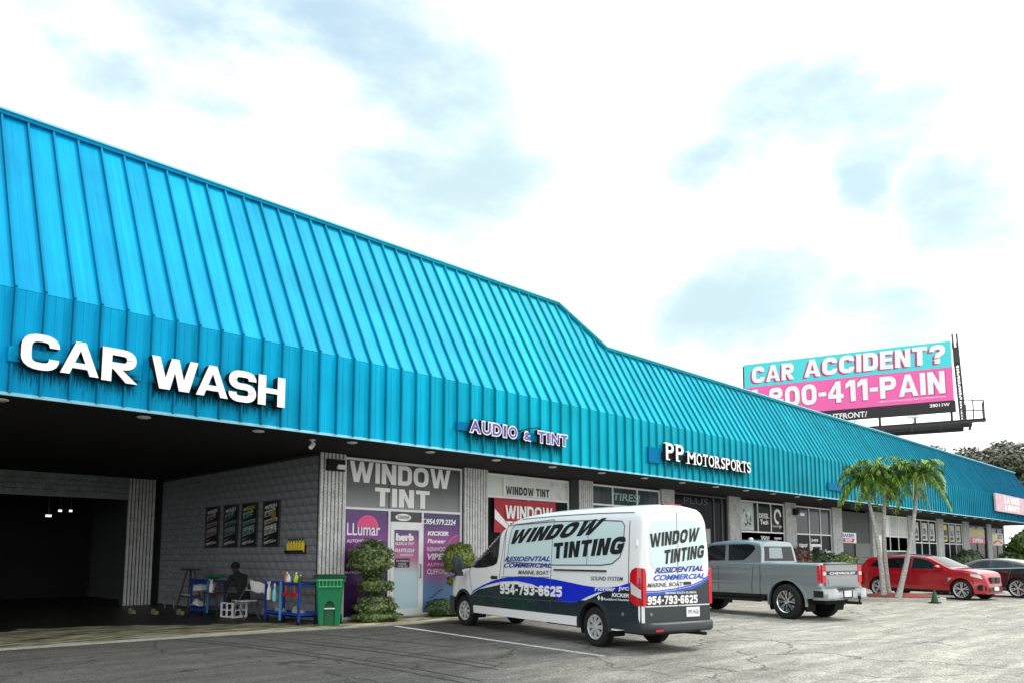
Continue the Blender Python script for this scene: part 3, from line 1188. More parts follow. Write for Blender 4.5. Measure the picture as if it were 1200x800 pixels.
def pilaster(x0, x1, y=None, fluted=True, mt=None):
    y = YW if y is None else y
    m = MB()
    if fluted:
        m.box2((x0, y - .02, 0), (x1, y + (.02 if x0 == 9.79 else .3), ZS - .003), 1)
        n = max(3, int(round((x1 - x0) / .105)))
        w = (x1 - x0) / n
        for k in range(n):
            m.box2((x0 + k * w + w * .17, y - .075, .0), (x0 + (k + 1) * w - w * .17, y - .018, ZS - .005), 0)
        # block joints
        return m.build('pilaster', [mt or M['flute'], M['flutedark']], B)
    m.box2((x0, y - .06, 0), (x1, y + .3, ZS - .003), 0)
    return m.build('pilaster', [mt or M['stucco']], B)


pilaster(9.79, 10.53)
pilaster(14.44, 15.38)
pilaster(19.1, 19.5, fluted=False, mt=M['flutedark'])
pilaster(19.5, 20.25)
for a, b in ((24.32, 25.18), (29.3, 30.28), (34.5, 35.6), (39.8, 41.0), (45.2, 46.76), (51.2, 52.3), (56.9, 58.17), (62.74, 64.24), (69.1, 70.36)):
    pilaster(a, b, fluted=False)
pilaster(8.74, 9.6, y=26.4)
hd = MB()
for k in range(4):
    hd.box2((-8, 26.30 + .0, 3.45 + k * .165), (8.74, 26.5, 3.45 + k * .165 + .150))
hd.box2((-8, 26.26, 3.41), (8.74, 26.5, 3.45), 1)
hd.box2((-8, 26.26, 4.08), (8.74, 26.5, 4.115), 1)
hd.build('bay_lintel', [mat('grey_green_siding', (.20, .235, .23), .8, var=.3, speck=.3, speckscale=20), M['steel']], B)
bm_ = MB()
bm_.box2((PH, 26.3, 0), (-8, 26.6, ZS))
bm_.build('bay_side_wall', M['block'], B)

# recessed lights along the soffit
lme = MB()
lme.lathe([(.10, 0), (.12, -.006), (.12, -.02), (.09, -.03)], 16, 0)
lme.lathe([(.085, -.031), (.085, -.034)], 16, 1)
lme_m = lme.mesh('soffit_light', [M['alu'], M['lamp']], 40)
for k in range(29):
    xx = 2.78 + k * 2.215
    obj('recessed_light', lme_m, None, (xx, 14.46, ZS - .001), label='small round recessed light in the dark soffit under the blue fascia', cat='ceiling light', group='recessed lights along the soffit')

# ------------------------------------------------------------------ shop fronts
GL = 16.52    # glass plane


def storefront(x0, x1, top, bars_z, bars_x, frame=None, glass=None, bottom=.12, t=.06, panes=None):
    """frame with horizontal bars at bars_z and vertical bars per row; every opening gets its own pane"""
    f = MB()
    fm = frame or M['alu']
    y0, y1 = GL - .05, GL + .05
    zs = [bottom] + list(bars_z) + [top]
    f.box2((x0, y0, bottom), (x0 + t, y1, top))
    f.box2((x1 - t, y0, bottom), (x1, y1, top))
    f.box2((x0 + t, y0, top - t), (x1 - t, y1, top))
    f.box2((x0 + t, y0, bottom), (x1 - t, y1, bottom + t))
    for z in bars_z:
        f.box2((x0 + t, y0, z - t / 2), (x1 - t, y1, z + t / 2))
    rows = []
    for r_ in range(len(zs) - 1):
        za = zs[r_] + (t if r_ == 0 else t / 2)
        zb = zs[r_ + 1] - (t if r_ == len(zs) - 2 else t / 2)
        bx = bars_x[r_] if r_ < len(bars_x) else []
        edges = [x0 + t / 2] + list(bx) + [x1 - t / 2]
        for b in bx:
            f.box2((b - t / 2, y0 + .002, za), (b + t / 2, y1 - .002, zb))
        for a, b in zip(edges, edges[1:]):
            rows.append((a + t / 2, za, b - t / 2, zb, r_))
    fo = f.build('storefront', fm, B)
    for k, (a, za, b, zb, r_) in enumerate(rows):
        gm = glass or M['glass']
        if panes and (r_, k) in panes:
            gm = panes[(r_, k)]
        MB().box2((a, GL - .008, za), (b, GL + .008, zb)).build('pane', gm, fo)
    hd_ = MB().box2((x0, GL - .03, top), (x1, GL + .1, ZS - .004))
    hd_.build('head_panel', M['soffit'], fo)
    sl_ = MB().box2((x0, GL - .06, 0), (x1, GL + .1, bottom))
    sl_.build('sill', M['stucco'], fo)
    return fo


# shop 1: window tint
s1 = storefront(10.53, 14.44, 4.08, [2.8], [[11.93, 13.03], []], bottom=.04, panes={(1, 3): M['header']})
door = MB()
for a, b in (((11.97, .05), (12.08, 2.40)), ((12.90, .05), (12.99, 2.40)), ((12.08, 2.29), (12.90, 2.40)), ((12.08, .05), (12.90, .22))):
    door.box2((a[0], GL - .06, a[1]), (b[0], GL - .012, b[1]))
door.box2((11.97, GL - .055, 2.40), (12.99, GL - .012, 2.50))
door.build('door', M['alu'], B)
MB().box2((12.08, GL - .03, .22), (12.90, GL - .02, 2.29)).build('door_glass', M['film_door'], B)
dh = MB()
dh.tube([(12.93, GL - .06, 1.02), (12.93, GL - .12, 1.02), (12.93, GL - .12, 1.38), (12.93, GL - .06, 1.38)], .016)
dh.build('door_handle', M['steel'], B)


def film(name, label, cat, x0, z0, x1, z1, mt, y=GL - .014, group=None):
    t = thing(name, label, cat, ((x0 + x1) / 2, y, z0), 0, group)
    MB().box2((x0 - (x0 + x1) / 2, -.003, 0), (x1 - (x0 + x1) / 2, .002, z1 - z0)).build('sheet', mt, t)
    t['x'] = (x0 + x1) / 2
    return t


def letters(t, s, x0, z0, x1, z1, mt, name='lettering', off=.0055, **kw):
    """flat lettering on a thing whose origin is t.location, given in world X and Z"""
    L_ = t.location
    return quad_text(name, s, rect(x0 - L_.x, z0 - L_.z, x1 - L_.x, z1 - L_.z), lambda u, v: (u, -off, v), mt, t, **kw)


def flatpoly(t, poly, mt, name='print', off=.0045):
    L_ = t.location
    m = MB()
    m.add([(u - L_.x, -off, v - L_.z) for u, v in poly], [tuple(range(len(poly)))])
    return m.build(name, mt, t)


# header lettering
wt = thing('window_lettering', 'big white WINDOW TINT lettering on the grey panel over the glass door', 'window lettering', (12.4, GL - .012, 2.9))
letters(wt, 'WINDOW', 10.70, 3.47, 14.02, 4.0, M['sign_white'], block=.22)
letters(wt, 'TINT', 11.48, 2.88, 13.28, 3.37, M['sign_white'], block=.24)
hm = MB()
for xx in (11.93, 13.03):
    hm.box2((xx - .012, GL - .017, 2.84), (xx + .012, GL - .009, 4.02))
hm.build('header_joint', M['ink'], s1)
pr = film('window_poster', 'purple to blue window poster listing audio brands, right of the glass door', 'poster', 13.07, .12, 14.37, 2.76, M['film_right'])
letters(pr, '954.979.2324', 13.20, 2.46, 14.23, 2.62, M['sign_white'], bold=.03, shear=.2)
for s_, z0, z1, xb, sh, bo in (('KICKER', 2.16, 2.28, 13.98, .2, .05), ('Pioneer', 1.95, 2.07, 13.87, .2, .03), ('KENWOOD', 1.73, 1.85, 13.97, 0, .01), ('VIPER', 1.50, 1.67, 13.93, .2, .05), ('ALPINE', 1.33, 1.42, 13.85, 0, 0), ('CLIFFORD', 1.11, 1.25, 13.98, 0, .02)):
    letters(pr, s_, 13.22, z0, xb, z1, M['sign_white'], bold=bo, shear=sh)
cc = [(13.135 + .075 * math.cos(a * math.pi / 8), 2.545 + .075 * math.sin(a * math.pi / 8)) for a in range(16)]
flatpoly(pr, cc, M['sign_white'])
flatpoly(pr, [(13.135 + .055 * math.cos(a * math.pi / 8), 2.545 + .055 * math.sin(a * math.pi / 8)) for a in range(16)], M['film_left'], off=.0048)
arc = [(14.36 + .45 * math.cos(a), 1.75 + .45 * math.sin(a)) for a in [math.pi * (.5 + k / 12) for k in range(13)]]
arc2 = [(14.36 + .42 * math.cos(a), 1.75 + .42 * math.sin(a)) for a in [math.pi * (.5 + k / 12) for k in range(13)]]
flatpoly(pr, arc + arc2[::-1], M['pinkfan'], off=.004)
letters(pr, 'since 1985', 13.12, .2, 13.4, .27, M['sign_white'], bold=.0)
for k in range(5):
    flatpoly(pr, [(13.2 + k * .1, .45 + k * .05), (13.5 + k * .08, .48 + k * .05), (13.42 + k * .08, .5 + k * .05)], M['ink'], off=.004)
plf = film('window_poster', 'dark purple window poster with a pink fan emblem, left of the glass door', 'poster', 10.62, .12, 11.88, 2.76, M['film_left'])
letters(plf, 'LLumar', 10.66, 2.12, 11.66, 2.43, M['sign_white'], bold=.01)
fan = [(11.28 + .33 * math.cos(a), 2.33 + .31 * math.sin(a)) for a in [math.pi * k / 14 for k in range(15)]]
flatpoly(plf, fan, M['pinkfan'], off=.0035)
for q in (.12, .22):
    a1 = [(11.28 + (q + .012) * math.cos(a), 2.335 + (q + .012) * math.sin(a)) for a in [math.pi * k / 14 for k in range(15)]]
    a2 = [(11.28 + q * math.cos(a), 2.335 + q * math.sin(a)) for a in [math.pi * k / 14 for k in range(15)]]
    flatpoly(plf, a1 + a2[::-1], M['magenta'], off=.004)
letters(plf, 'AUTOMOTIVE FILMS', 10.66, 1.94, 11.7, 2.02, M['sign_white'], bold=.02)
letters(plf, 'AUTHORIZED DEALER', 10.62, 1.16, 11.7, 1.23, M['sign_white'], bold=.01)
dp = thing('door_lettering', 'small white shop lettering on the purple top of the glass door', 'window lettering', (12.44, GL - .032, 1.9))
letters(dp, 'herb', 12.15, 2.0, 12.74, 2.2, M['sign_white'], bold=.07)
letters(dp, 'AUDIO & TINT', 12.12, 1.89, 12.76, 1.97, M['sign_white'], bold=.02, shear=.2)
letters(dp, '954.979.2324', 12.12, 1.70, 12.76, 1.80, M['sign_white'], bold=.02, shear=.2)
letters(dp, 'SHOWROOM', 12.3, 1.6, 12.72, 1.66, M['sign_white'], bold=.01)
sk = film('door_notice', 'small black notice stuck on the middle of the glass door', 'notice', 12.14, 1.30, 12.61, 1.54, M['ink'], y=GL - .034)
letters(sk, 'NO SMOKING', 12.17, 1.45, 12.58, 1.50, M['sign_white'], bold=.0)
letters(sk, 'PLEASE', 12.25, 1.38, 12.50, 1.42, M['sign_white'], bold=.0)
letters(sk, 'THANK YOU', 12.22, 1.32, 12.54, 1.36, M['sign_white'], bold=.0)
ads = film('address_plate', 'white oval address plate 3505E on the black transom above the door', 'sign', 11.97, 2.51, 12.99, 2.76, M['black_gloss'])
flatpoly(ads, [(12.40 + .26 * math.cos(a * math.pi / 12), 2.625 + .095 * math.sin(a * math.pi / 12)) for a in range(24)], M['sign_white'], name='oval')
letters(ads, '3505E', 12.2, 2.58, 12.6, 2.67, M['ink'], off=.0065, bold=.02)
# box lamp on the first pilaster
bx = thing('wall_lamp', 'dark box security lamp high on the fluted pillar by the WINDOW TINT front', 'wall lamp', (10.2, YW - .08, 3.70))
MB().box2((-.26, -.10, -.02), (.22, 0, .26)).build('housing', M['black'], bx)
MB().add([(-.02, -.105, .03), (.20, -.105, .03), (.20, -.16, .13), (-.02, -.16, .13)], [(0, 1, 2, 3)]).box2((-.02, -.15, .02), (.20, -.10, .09)).build('lens', M['lamp'], bx)

# shop 2
s2 = storefront(15.38, 19.1, 4.05, [3.36], [[17.2], [16.13]], frame=M['alu'], glass=M['glass'], panes={(1, 2): mat('white_backed_glass', (.62, .66, .62), .3), (1, 3): mat('white_backed_glass_light', (.55, .60, .58), .3, var=.3, vscale=2)})
wsn = film('window_sign', 'white WINDOW TINT paper sign in the transom above the red banner', 'sign', 16.16, 3.42, 18.2, 3.98, mat('white_paper', (.68, .72, .70), .6, var=.15))
letters(wsn, 'WINDOW TINT', 16.22, 3.46, 18.17, 3.71, M['ink'], block=.26)
bn = thing('banner', 'red banner with white WINDOW lettering hung above the white van', 'banner', (17.0, GL - .09, 2.3))
bnm = MB()
nx_, nz_ = 24, 8
vv = []
for a in range(nx_ + 1):
    for b in range(nz_ + 1):
        u, v = a / nx_, b / nz_
        vv.append((-1.34 + 2.72 * u, -.02 * math.sin(u * 19 + v * 3) * (.4 + .6 * v), 1.02 * v - .015 * math.sin(u * math.pi)))
bnm.add(vv, [(a * (nz_ + 1) + b, (a + 1) * (nz_ + 1) + b, (a + 1) * (nz_ + 1) + b + 1, a * (nz_ + 1) + b + 1) for a in range(nx_) for b in range(nz_)])
bnm.build('cloth', M['banner_red'], bn, smooth=60)
letters(bn, 'WINDOW', 16.1, 2.72, 18.2, 3.12, M['sign_white'], off=.03, block=.2)
letters(bn, 'TINTING', 16.1, 2.36, 18.2, 2.64, M['sign_white'], off=.03, block=.2)
flatpoly(bn, [(15.66, 3.0), (15.66, 2.7), (16.3, 2.32), (16.5, 2.32)], M['sign_white'], off=.03)

# shop 3 (mostly behind the van)
s3 = storefront(20.25, 24.32, 4.05, [3.36], [[21.6, 22.95], [21.45, 22.9]], frame=M['alu'], glass=M['glass2'])
l3 = thing('window_lettering', 'faint pale TIRES lettering in the transom over the van roof', 'window lettering', (22.3, GL - .012, 3.5))
letters(l3, 'TIRES!', 21.5, 3.55, 23.1, 3.82, mat('faded_teal_ink', (.25, .42, .45), .5), bold=.02, shear=.1)
# shop 4
s4 = storefront(25.18, 29.3, 4.05, [], [[28.2, 28.85]], frame=M['dkalu'], glass=M['glass'])
l4 = thing('window_lettering', 'unlit blue BUS lettering high in the dark shop window beside the van', 'window lettering', (26.9, GL - .012, 3.6))
letters(l4, 'PLUS', 26.0, 3.66, 27.8, 3.92, mat('dull_blue_ink', (.04, .07, .12), .5), bold=.0)
dis = thing('window_display', 'white boxy window display in the dark shop front behind the van', 'display', (27.0, GL - .02, .3))
dm = MB()
for a in ((26.3, 1.6, 27.4, 2.35), (27.55, 1.4, 27.9, 2.7), (26.4, 2.45, 26.9, 2.75)):
    dm.box2((a[0] - 27.0, -.01, a[1] - .3), (a[2] - 27.0, 0, a[3] - .3))
dm.build('cabinet', mat('pale_cabinet', (.28, .29, .28), .5, var=.5, vscale=6), dis)
letters(dis, 'Y', 26.95, 2.5, 27.25, 2.95, M['sign_white'], off=.012, bold=.02)

film_pale = mat('pale_teal_film', (.30, .42, .40), .3, var=.5, vscale=3)
# shop 5
s5 = storefront(30.28, 34.5, 4.02, [2.66, 2.12], [[31.95, 33.2], [31.95, 33.2], [31.95, 33.2]], frame=M['alu'], glass=M['glass'])
p5 = film('window_poster', 'pale teal poster with dark scribbled figures in the tall window behind the pickup cab', 'poster', 30.36, 2.72, 31.6, 3.94, film_pale)
for k in range(9):
    a = random.uniform(0, 6.28)
    cx_, cz_ = random.uniform(30.7, 31.3), random.uniform(2.95, 3.7)
    flatpoly(p5, [(cx_ + .12 * math.cos(a), cz_ + .12 * math.sin(a)), (cx_ + .13 * math.cos(a + 1.2), cz_ + .13 * math.sin(a + 1.2)), (cx_ - .1 * math.cos(a), cz_ - .16 * math.sin(a)), (cx_ - .05 * math.cos(a + 1), cz_ + .04)], M['ink'] if k % 3 else M['sign_white'], off=.004 + k * .0003)
l5 = thing('window_lettering', 'white lettering and round emblem on the dark tall windows above the pickup', 'window lettering', (33.0, GL - .012, 2.7))
letters(l5, 'DIESEL', 32.12, 3.30, 33.02, 3.52, M['sign_white'], bold=.03)
letters(l5, 'Tech', 32.2, 3.02, 32.95, 3.24, M['sign_white'], bold=.03)
ring = [(33.9 + .36 * math.cos(a), 3.42 + .36 * math.sin(a)) for a in [2 * math.pi * k / 20 for k in range(17)]]
ring2 = [(33.9 + .22 * math.cos(a), 3.42 + .22 * math.sin(a)) for a in [2 * math.pi * k / 20 for k in range(17)]]
flatpoly(l5, ring + ring2[::-1], M['sign_white'])
letters(l5, 'Lounge', 33.4, 2.88, 34.3, 3.05, M['sign_white'], bold=.0)
letters(l5, '3501', 32.2, 2.28, 33.0, 2.50, M['sign_white'], bold=.02)
letters(l5, 'open', 33.5, 2.32, 34.2, 2.46, M['sign_white'], bold=.02)
# shop 6
s6 = storefront(35.6, 39.8, 4.02, [2.66], [[37.2, 38.5], [37.2, 38.5]], frame=M['alu'], glass=M['glass'], panes={(1, 3): M['glass2'], (1, 4): M['glass2'], (1, 5): M['glass2']})
l6 = thing('window_lettering', 'small white notices and address on the curtained shop front left of the palms', 'window lettering', (37.7, GL - .012, .9))
letters(l6, '3499', 37.4, 2.3, 38.2, 2.45, M['sign_white'], bold=.02)
letters(l6, 'vapor', 36.0, 1.95, 37.0, 2.2, M['sign_white'], bold=.02)
letters(l6, 'wellness', 38.6, 1.7, 39.7, 1.95, M['sign_white'], bold=.02)
letters(l6, 'spa', 38.8, 1.4, 39.6, 1.65, M['sign_white'], bold=.02)
d6 = MB()
for a, b in (((37.25, .15), (37.4, 2.2)), ((38.3, .15), (38.45, 2.2)), ((37.4, 2.05), (38.3, 2.2)), ((37.4, .15), (38.3, .4))):
    d6.box2((a[0], GL - .07, a[1]), (b[0], GL - .012, b[1]))
d6.build('door', M['alu'], B)
bl6 = thing('wall_lamp', 'dark flood lamp high on the pillar between the stickered and curtained shop fronts', 'wall lamp', (35.45, YW - .07, 3.5))
MB().box2((-.25, -.16, .05), (.15, 0, .35)).build('housing', M['black'], bl6)
MB().box2((.0, -.26, 0), (.45, -.08, .14)).build('lens', M['lamp'], bl6)
# bay 7: roller shutter
rs = MB()
for k in range(24):
    z = .12 + k * .162
    rs.box2((41.0, GL + .02 + (k % 2) * .006, z), (45.2, GL + .06 + (k % 2) * .006, z + .155))
rs.build('roller_shutter', mat('dark_green_shutter', (.055, .07, .068), .7, var=.2), B)
sg7 = film('hanging_sign', 'small white and red slanted shop sign against the dark shutter left of the palms', 'sign', 41.05, 2.3, 43.0, 2.85, M['sign_white'], y=GL - .05)
flatpoly(sg7, [(41.1, 2.33), (42.6, 2.33), (42.8, 2.55), (41.15, 2.55)], M['redp'])
letters(sg7, 'BARBER', 41.15, 2.6, 42.8, 2.8, M['navy'], bold=.03)
letters(sg7, 'SHOP', 41.5, 2.36, 42.4, 2.53, M['sign_white'], bold=.03, off=.008)
lk7 = thing('interior_panel', 'pale lower panel inside the dark shutter bay', 'panel', (44.0, GL - .03, .3))
MB().box2((-1.1, -.01, .9), (1.0, 0, 2.0)).build('panel', mat('grey_green_panel', (.12, .14, .135), .6), lk7)
# bay 8
s8 = storefront(46.76, 51.2, 4.0, [2.75, 1.9], [[], [], [48.2, 49.6]], frame=M['alu'], glass=M['glass'], panes={(2, 2): M['alu'], (2, 3): mat('pale_infill', (.50, .53, .52), .6, var=.2), (2, 4): mat('pale_infill_b', (.52, .55, .54), .6, var=.2), (1, 1): M['glass'], (0, 0): M['glass2']})
for (xa, xb, words, top) in ((52.3, 56.9, ('A', 'OPEN', 'TAX'), 3.95), (58.17, 62.74, ('I', 'SALE', 'T'), 3.9)):
    ss = storefront(xa, xb, top, [2.45], [[xa + 1.5, xa + 3.0], [xa + 1.5, xa + 3.0]], frame=M['alu'], glass=M['glass'])
    side = 'left' if xa < 55 else 'right'
    for k in range(3):
        lab = {('left', 0): 'tall narrow pale sticker, leftmost in the shop front right behind the red car roof', ('left', 1): 'white OPEN poster in the middle pane over the red car', ('left', 2): 'white TAX poster in the right pane over the red car',
               ('right', 0): 'yellow strip poster in the left pane of the far glass shop front', ('right', 1): 'white SALE poster in the middle pane of the far glass shop front', ('right', 2): 'narrow dark and white strip in the right pane of the far glass shop front'}[(side, k)]
        x_ = xa + .25 + k * 1.5
        pt = film('window_poster', lab, 'poster', x_, 2.6, x_ + (1.0 if k else .8), 3.75, M['yellow'] if (side == 'right' and k == 0) else mat('poster_stock', (.5, .52, .52), .5, var=.5, vscale=3))
        letters(pt, words[k], x_ + .1, 3.0, x_ + .75, 3.4, M['ink'], bold=.04)
        flatpoly(pt, [(x_ + .05, 2.7), (x_ + .7, 2.75), (x_ + .6, 2.95), (x_ + .1, 2.9)], M['ink'])
s11 = storefront(64.24, 69.1, 3.9, [], [[66.6]], frame=M['dkalu'], glass=M['glass'])
b11 = film('banner', 'yellow and pink banner in the far shop front under the pale pink roof sign', 'banner', 64.5, 2.55, 68.6, 3.7, mat('banner_yellow_pink', (.62, .58, .50), .6), y=GL - .06)
flatpoly(b11, rect(64.5, 2.55, 68.6, 3.0), M['pinkfan'])
letters(b11, 'PSYCHIC', 64.9, 3.12, 68.2, 3.6, M['yellow'], bold=.06)
letters(b11, 'OPEN', 65.2, 2.62, 68.0, 2.95, M['sign_white'], bold=.05, off=.007)
s12 = storefront(70.36, 74.3, 3.85, [], [[72.4]], frame=M['dkalu'], glass=M['glass'])
b12 = film('banner', 'torn white banner with yellow and red print at the far end of the shops', 'banner', 70.7, 2.45, 74.1, 3.45, mat('banner_white', (.6, .6, .55), .6), y=GL - .06)
letters(b12, 'SALE', 70.9, 2.95, 72.2, 3.35, M['yellow'], bold=.07)
letters(b12, 'AUTO', 72.3, 2.95, 73.8, 3.35, M['ink'], bold=.05)
flatpoly(b12, [(70.9, 2.5), (72.4, 2.8), (74.0, 2.5), (73.8, 2.75), (72.4, 2.9), (71.0, 2.75)], M['redp'])
sc_ = thing('switch_box', 'white utility box fixed on the pillar between the palm trunks', 'utility box', (45.9, YW - .06, 1.6))
MB().box2((-.35, -.12, 0), (.35, 0, 1.2)).build('casing', M['white'], sc_)
MB().box2((-.28, -.14, .1), (.28, -.12, 1.1)).build('cover', M['alu'], sc_)

# ------------------------------------------------------------------ channel letter signs on the fascia
YS = 14.0


def channel(parent, ch, x0, x1, z0, z1, face, side, depth=.13, bold=.05, name='letter', block=None):
    me = block_text_mesh(ch, block) if block else text_mesh(ch, bold, 0, 0, 5)
    bm = bmesh.new()
    bm.from_mesh(me)
    bmesh.ops.remove_doubles(bm, verts=bm.verts, dist=1e-5)
    L_ = parent.location
    for v in bm.verts:
        v.co = Vector((x0 + (x1 - x0) * v.co.x - L_.x, 0, z0 + (z1 - z0) * v.co.y - L_.z))
    r = bmesh.ops.extrude_face_region(bm, geom=bm.faces[:])
    for v in [g_ for g_ in r['geom'] if isinstance(g_, bmesh.types.BMVert)]:
        v.co.y += depth
    bmesh.ops.recalc_face_normals(bm, faces=bm.faces)
    for f in bm.faces:
        f.material_index = 0 if (f.calc_center_median().y < .001 and abs(f.normal.y) > .9) else 1
        f.smooth = False
    bm.to_mesh(me)
    bm.free()
    me.materials.append(face)
    me.materials.append(side)
    return obj(name, me, parent, (0, 0, 0))


def raceway(parent, x0, x1, z0, z1, mt=None):
    L_ = parent.location
    MB().box2((x0 - L_.x, .02, z0 - L_.z), (x1 - L_.x, .10 + (YS - 13.98), z1 - L_.z)).build('raceway', mt or M['fascia'], parent)


cwsign = thing('car_wash_sign', 'large white CAR WASH channel letters on the blue fascia', 'sign', (5.1, 13.85, 4.5))
for ch, a, b, z0, z1 in (('C', 2.89, 3.43, 4.555, 5.13), ('A', 3.45, 4.03, 4.57, 5.12), ('R', 4.07, 4.65, 4.55, 5.12), ('W', 4.87, 5.69, 4.55, 5.12), ('A', 5.67, 6.27, 4.54, 5.12), ('S', 6.28, 6.83, 4.52, 5.125), ('H', 6.87, 7.44, 4.53, 5.12)):
    channel(cwsign, ch, a, b, z0, z1, M['sign_white'], M['black'], .19, block=.205)
rw = MB()
rw.box2((2.75 - 5.1, .14, .16), (4.75 - 5.1, .23, .40))
rw.box2((4.9 - 5.1, .14, .16), (7.4 - 5.1, .23, .40))
rw.build('raceway', M['fascia'], cwsign)
at = thing('audio_tint_sign', 'outlined purple AUDIO & TINT channel letters on the blue fascia', 'sign', (14.2, 13.86, 4.6))
for ch, a, b in (('A', 12.37, 12.77), ('U', 12.78, 13.12), ('D', 13.13, 13.48), ('I', 13.51, 13.67), ('O', 13.70, 14.05), ('&', 14.27, 14.57), ('T', 14.81, 15.12), ('I', 15.15, 15.31), ('N', 15.34, 15.70), ('T', 15.71, 16.04)):
    z1 = 4.95 if ch != '&' else 4.87
    lt = channel(at, ch, a, b, 4.60, z1, M['sign_white'], M['black'], .12, .09)
    f = channel(at, ch, a + .03, b - .03, 4.63, z1 - .03, M['purple'], M['purple'], .012, .02, name='letter_face')
    f.location.y = -.010
    f.parent = lt
    f.location = (0, -.010, 0)
MB().box2((12.1 - 14.2, .12, .05), (16.05 - 14.2, .20, .26)).build('raceway', M['old_pad'], at)
tb = MB()
tb.tube([(13.9 - 14.2, .02, .17), (14.4 - 14.2, .0, .33), (14.85 - 14.2, .02, .42), (15.0 - 14.2, .03, .30)], .018, 6)
tb.build('loose_cable', M['black'], at)
pp = thing('motorsports_sign', 'white serif PP MOTORSPORTS channel letters on the blue fascia', 'sign', (23.6, 13.86, 4.6))


def serif_letter(parent, ch, x0, x1, z0, z1):
    lt = channel(parent, ch, x0, x1, z0, z1, M['sign_white'], M['black'], .12, .015)
    w, h = x1 - x0, z1 - z0
    s = MB()
    t_ = h * .07
    L_ = parent.location
    bars = {'P': [(0, .5, 0), (-.1, .3, 1)], 'M': [(-.1, .28, 0), (.72, 1.1, 0), (-.1, .2, 1), (.8, 1.1, 1)], 'T': [(.25, .75, 0)], 'R': [(-.08, .45, 0), (.75, 1.12, 0), (-.1, .3, 1)], 'S': [], 'O': []}[ch]
    for a, b, top in bars:
        zz = z1 - t_ if top else z0
        s.box2((x0 + w * a - L_.x, -.002, zz - L_.z), (x0 + w * b - L_.x, .06, zz + t_ - L_.z))
    if ch == 'T':
        for a in (0, .9):
            s.box2((x0 + w * a - L_.x, -.002, z1 - h * .22 - L_.z), (x0 + w * (a + .1) - L_.x, .06, z1 - L_.z))
    if bars:
        s.build('serif', M['sign_white'], lt)


serif_letter(pp, 'P', 20.86, 21.32, 4.69, 5.25)
serif_letter(pp, 'P', 21.44, 21.90, 4.69, 5.25)
xx = 22.10
for ch, w in (('M', .56), ('O', .42), ('T', .38), ('O', .42), ('R', .42), ('S', .34), ('P', .36), ('O', .42), ('R', .42), ('T', .36), ('S', .34)):
    k = 4.36 / 4.44
    serif_letter(pp, ch, xx + .035, xx + w * .97 - .015, 4.67, 5.08)
    xx += w * .985
MB().box2((20.1 - 23.6, .12, -.05), (20.75 - 23.6, .21, .45)).build('old_sign_pad', M['old_pad'], pp)
MB().box2((20.76 - 23.6, .12, .15), (26.45 - 23.6, .20, .35)).build('raceway', M['black'], pp)
pad = thing('blank_sign_pad', 'darker blue blank rectangle left on the fascia beside the palm crown', 'sign', (34.4, 13.99, 4.5))
MB().box2((-.75, 0, 0), (.75, .03, .35)).box2((-.72, -.012, .03), (.72, 0, .32)).build('backing', M['old_pad'], pad)
pks = thing('pink_roof_sign', 'pale pink shop board with white lettering at the far end of the blue fascia', 'sign', (66.5, 13.82, 4.7))
MB().box2((-5.5, 0, 0), (8.0, .12, 1.25)).build('board', M['pinksign'], pks)
for k, (s_, z0, z1) in enumerate((('L A WIGS', 5.35, 5.85), ('& BEAUTY', 4.85, 5.25))):
    quad_text('lettering', s_, rect(-3.2, z0 - 4.7, 1.2, z1 - 4.7), lambda u, v: (u, -.004, v), M['sign_white'], pks, bold=.05)

# ------------------------------------------------------------------ camera under the soffit
cm = thing('security_camera', 'small white security camera hanging from the soffit near the first pillar', 'security camera', (8.6, 14.75, 4.12))
c_ = MB()
c_.box2((-.05, -.05, -.03), (.05, .05, 0))
c_.tube([(0, 0, -.02), (0, 0, -.10)], .02)
c_.build('mount', M['white'], cm)
c2 = MB()
c2.tube([(-.10, -.12, -.20), (.05, .04, -.09)], [.045, .05], 10)
c2.build('barrel', M['white'], cm, smooth=50)
# lit tubes deep in the wash bay
for k, (x_, y_, z_, l_) in enumerate([(7.4, 30.0, 2.98, .16), (7.9, 30.6, 3.2, .09), (8.4, 31.2, 3.24, .08)]):
    tl_ = thing('bay_lamp', ['lit white lamp deep in the dark wash bay, lowest and leftmost of three', 'small lit lamp deep in the wash bay, middle one of three', 'small lit lamp deep in the wash bay, rightmost of three'][k], 'lamp', (x_, y_, z_))
    MB().box2((-l_ / 2, -.05, -.035), (l_ / 2, .05, .035)).build('tube', M['lit'], tl_)
    MB().box2((-l_ / 2 - .03, -.04, .036), (l_ / 2 + .03, .04, .07)).tube([(0, 0, .07), (0, 0, 4.3 - z_)], .008).build('fitting', M['steel'], tl_)


# ------------------------------------------------------------------ vehicles
def interp(tab, x):
    if x <= tab[0][0]:
        return tab[0][1]
    for (a, va_), (b, vb_) in zip(tab, tab[1:]):
        if x <= b:
            t = (x - a) / (b - a)
            return va_ + (vb_ - va_) * t
    return tab[-1][1]


def smooth_tab(tab, n=6):
    """cosine-free Catmull-Rom resampling of a profile so that outlines curve"""
    out = []
    for i in range(len(tab) - 1):
        p0, p1, p2, p3 = tab[max(i - 1, 0)], tab[i], tab[i + 1], tab[min(i + 2, len(tab) - 1)]
        m1 = (p2[1] - p0[1]) / (p2[0] - p0[0])
        m2 = (p3[1] - p1[1]) / (p3[0] - p1[0])
        h = p2[0] - p1[0]
        for k in range(n):
            t = k / n
            a = 2 * t ** 3 - 3 * t ** 2 + 1
            b = t ** 3 - 2 * t ** 2 + t
            c = -2 * t ** 3 + 3 * t ** 2
            d = t ** 3 - t ** 2
            out.append((p1[0] + h * t, a * p1[1] + b * h * m1 + c * p2[1] + d * h * m2))
    out.append(tab[-1])
    return out


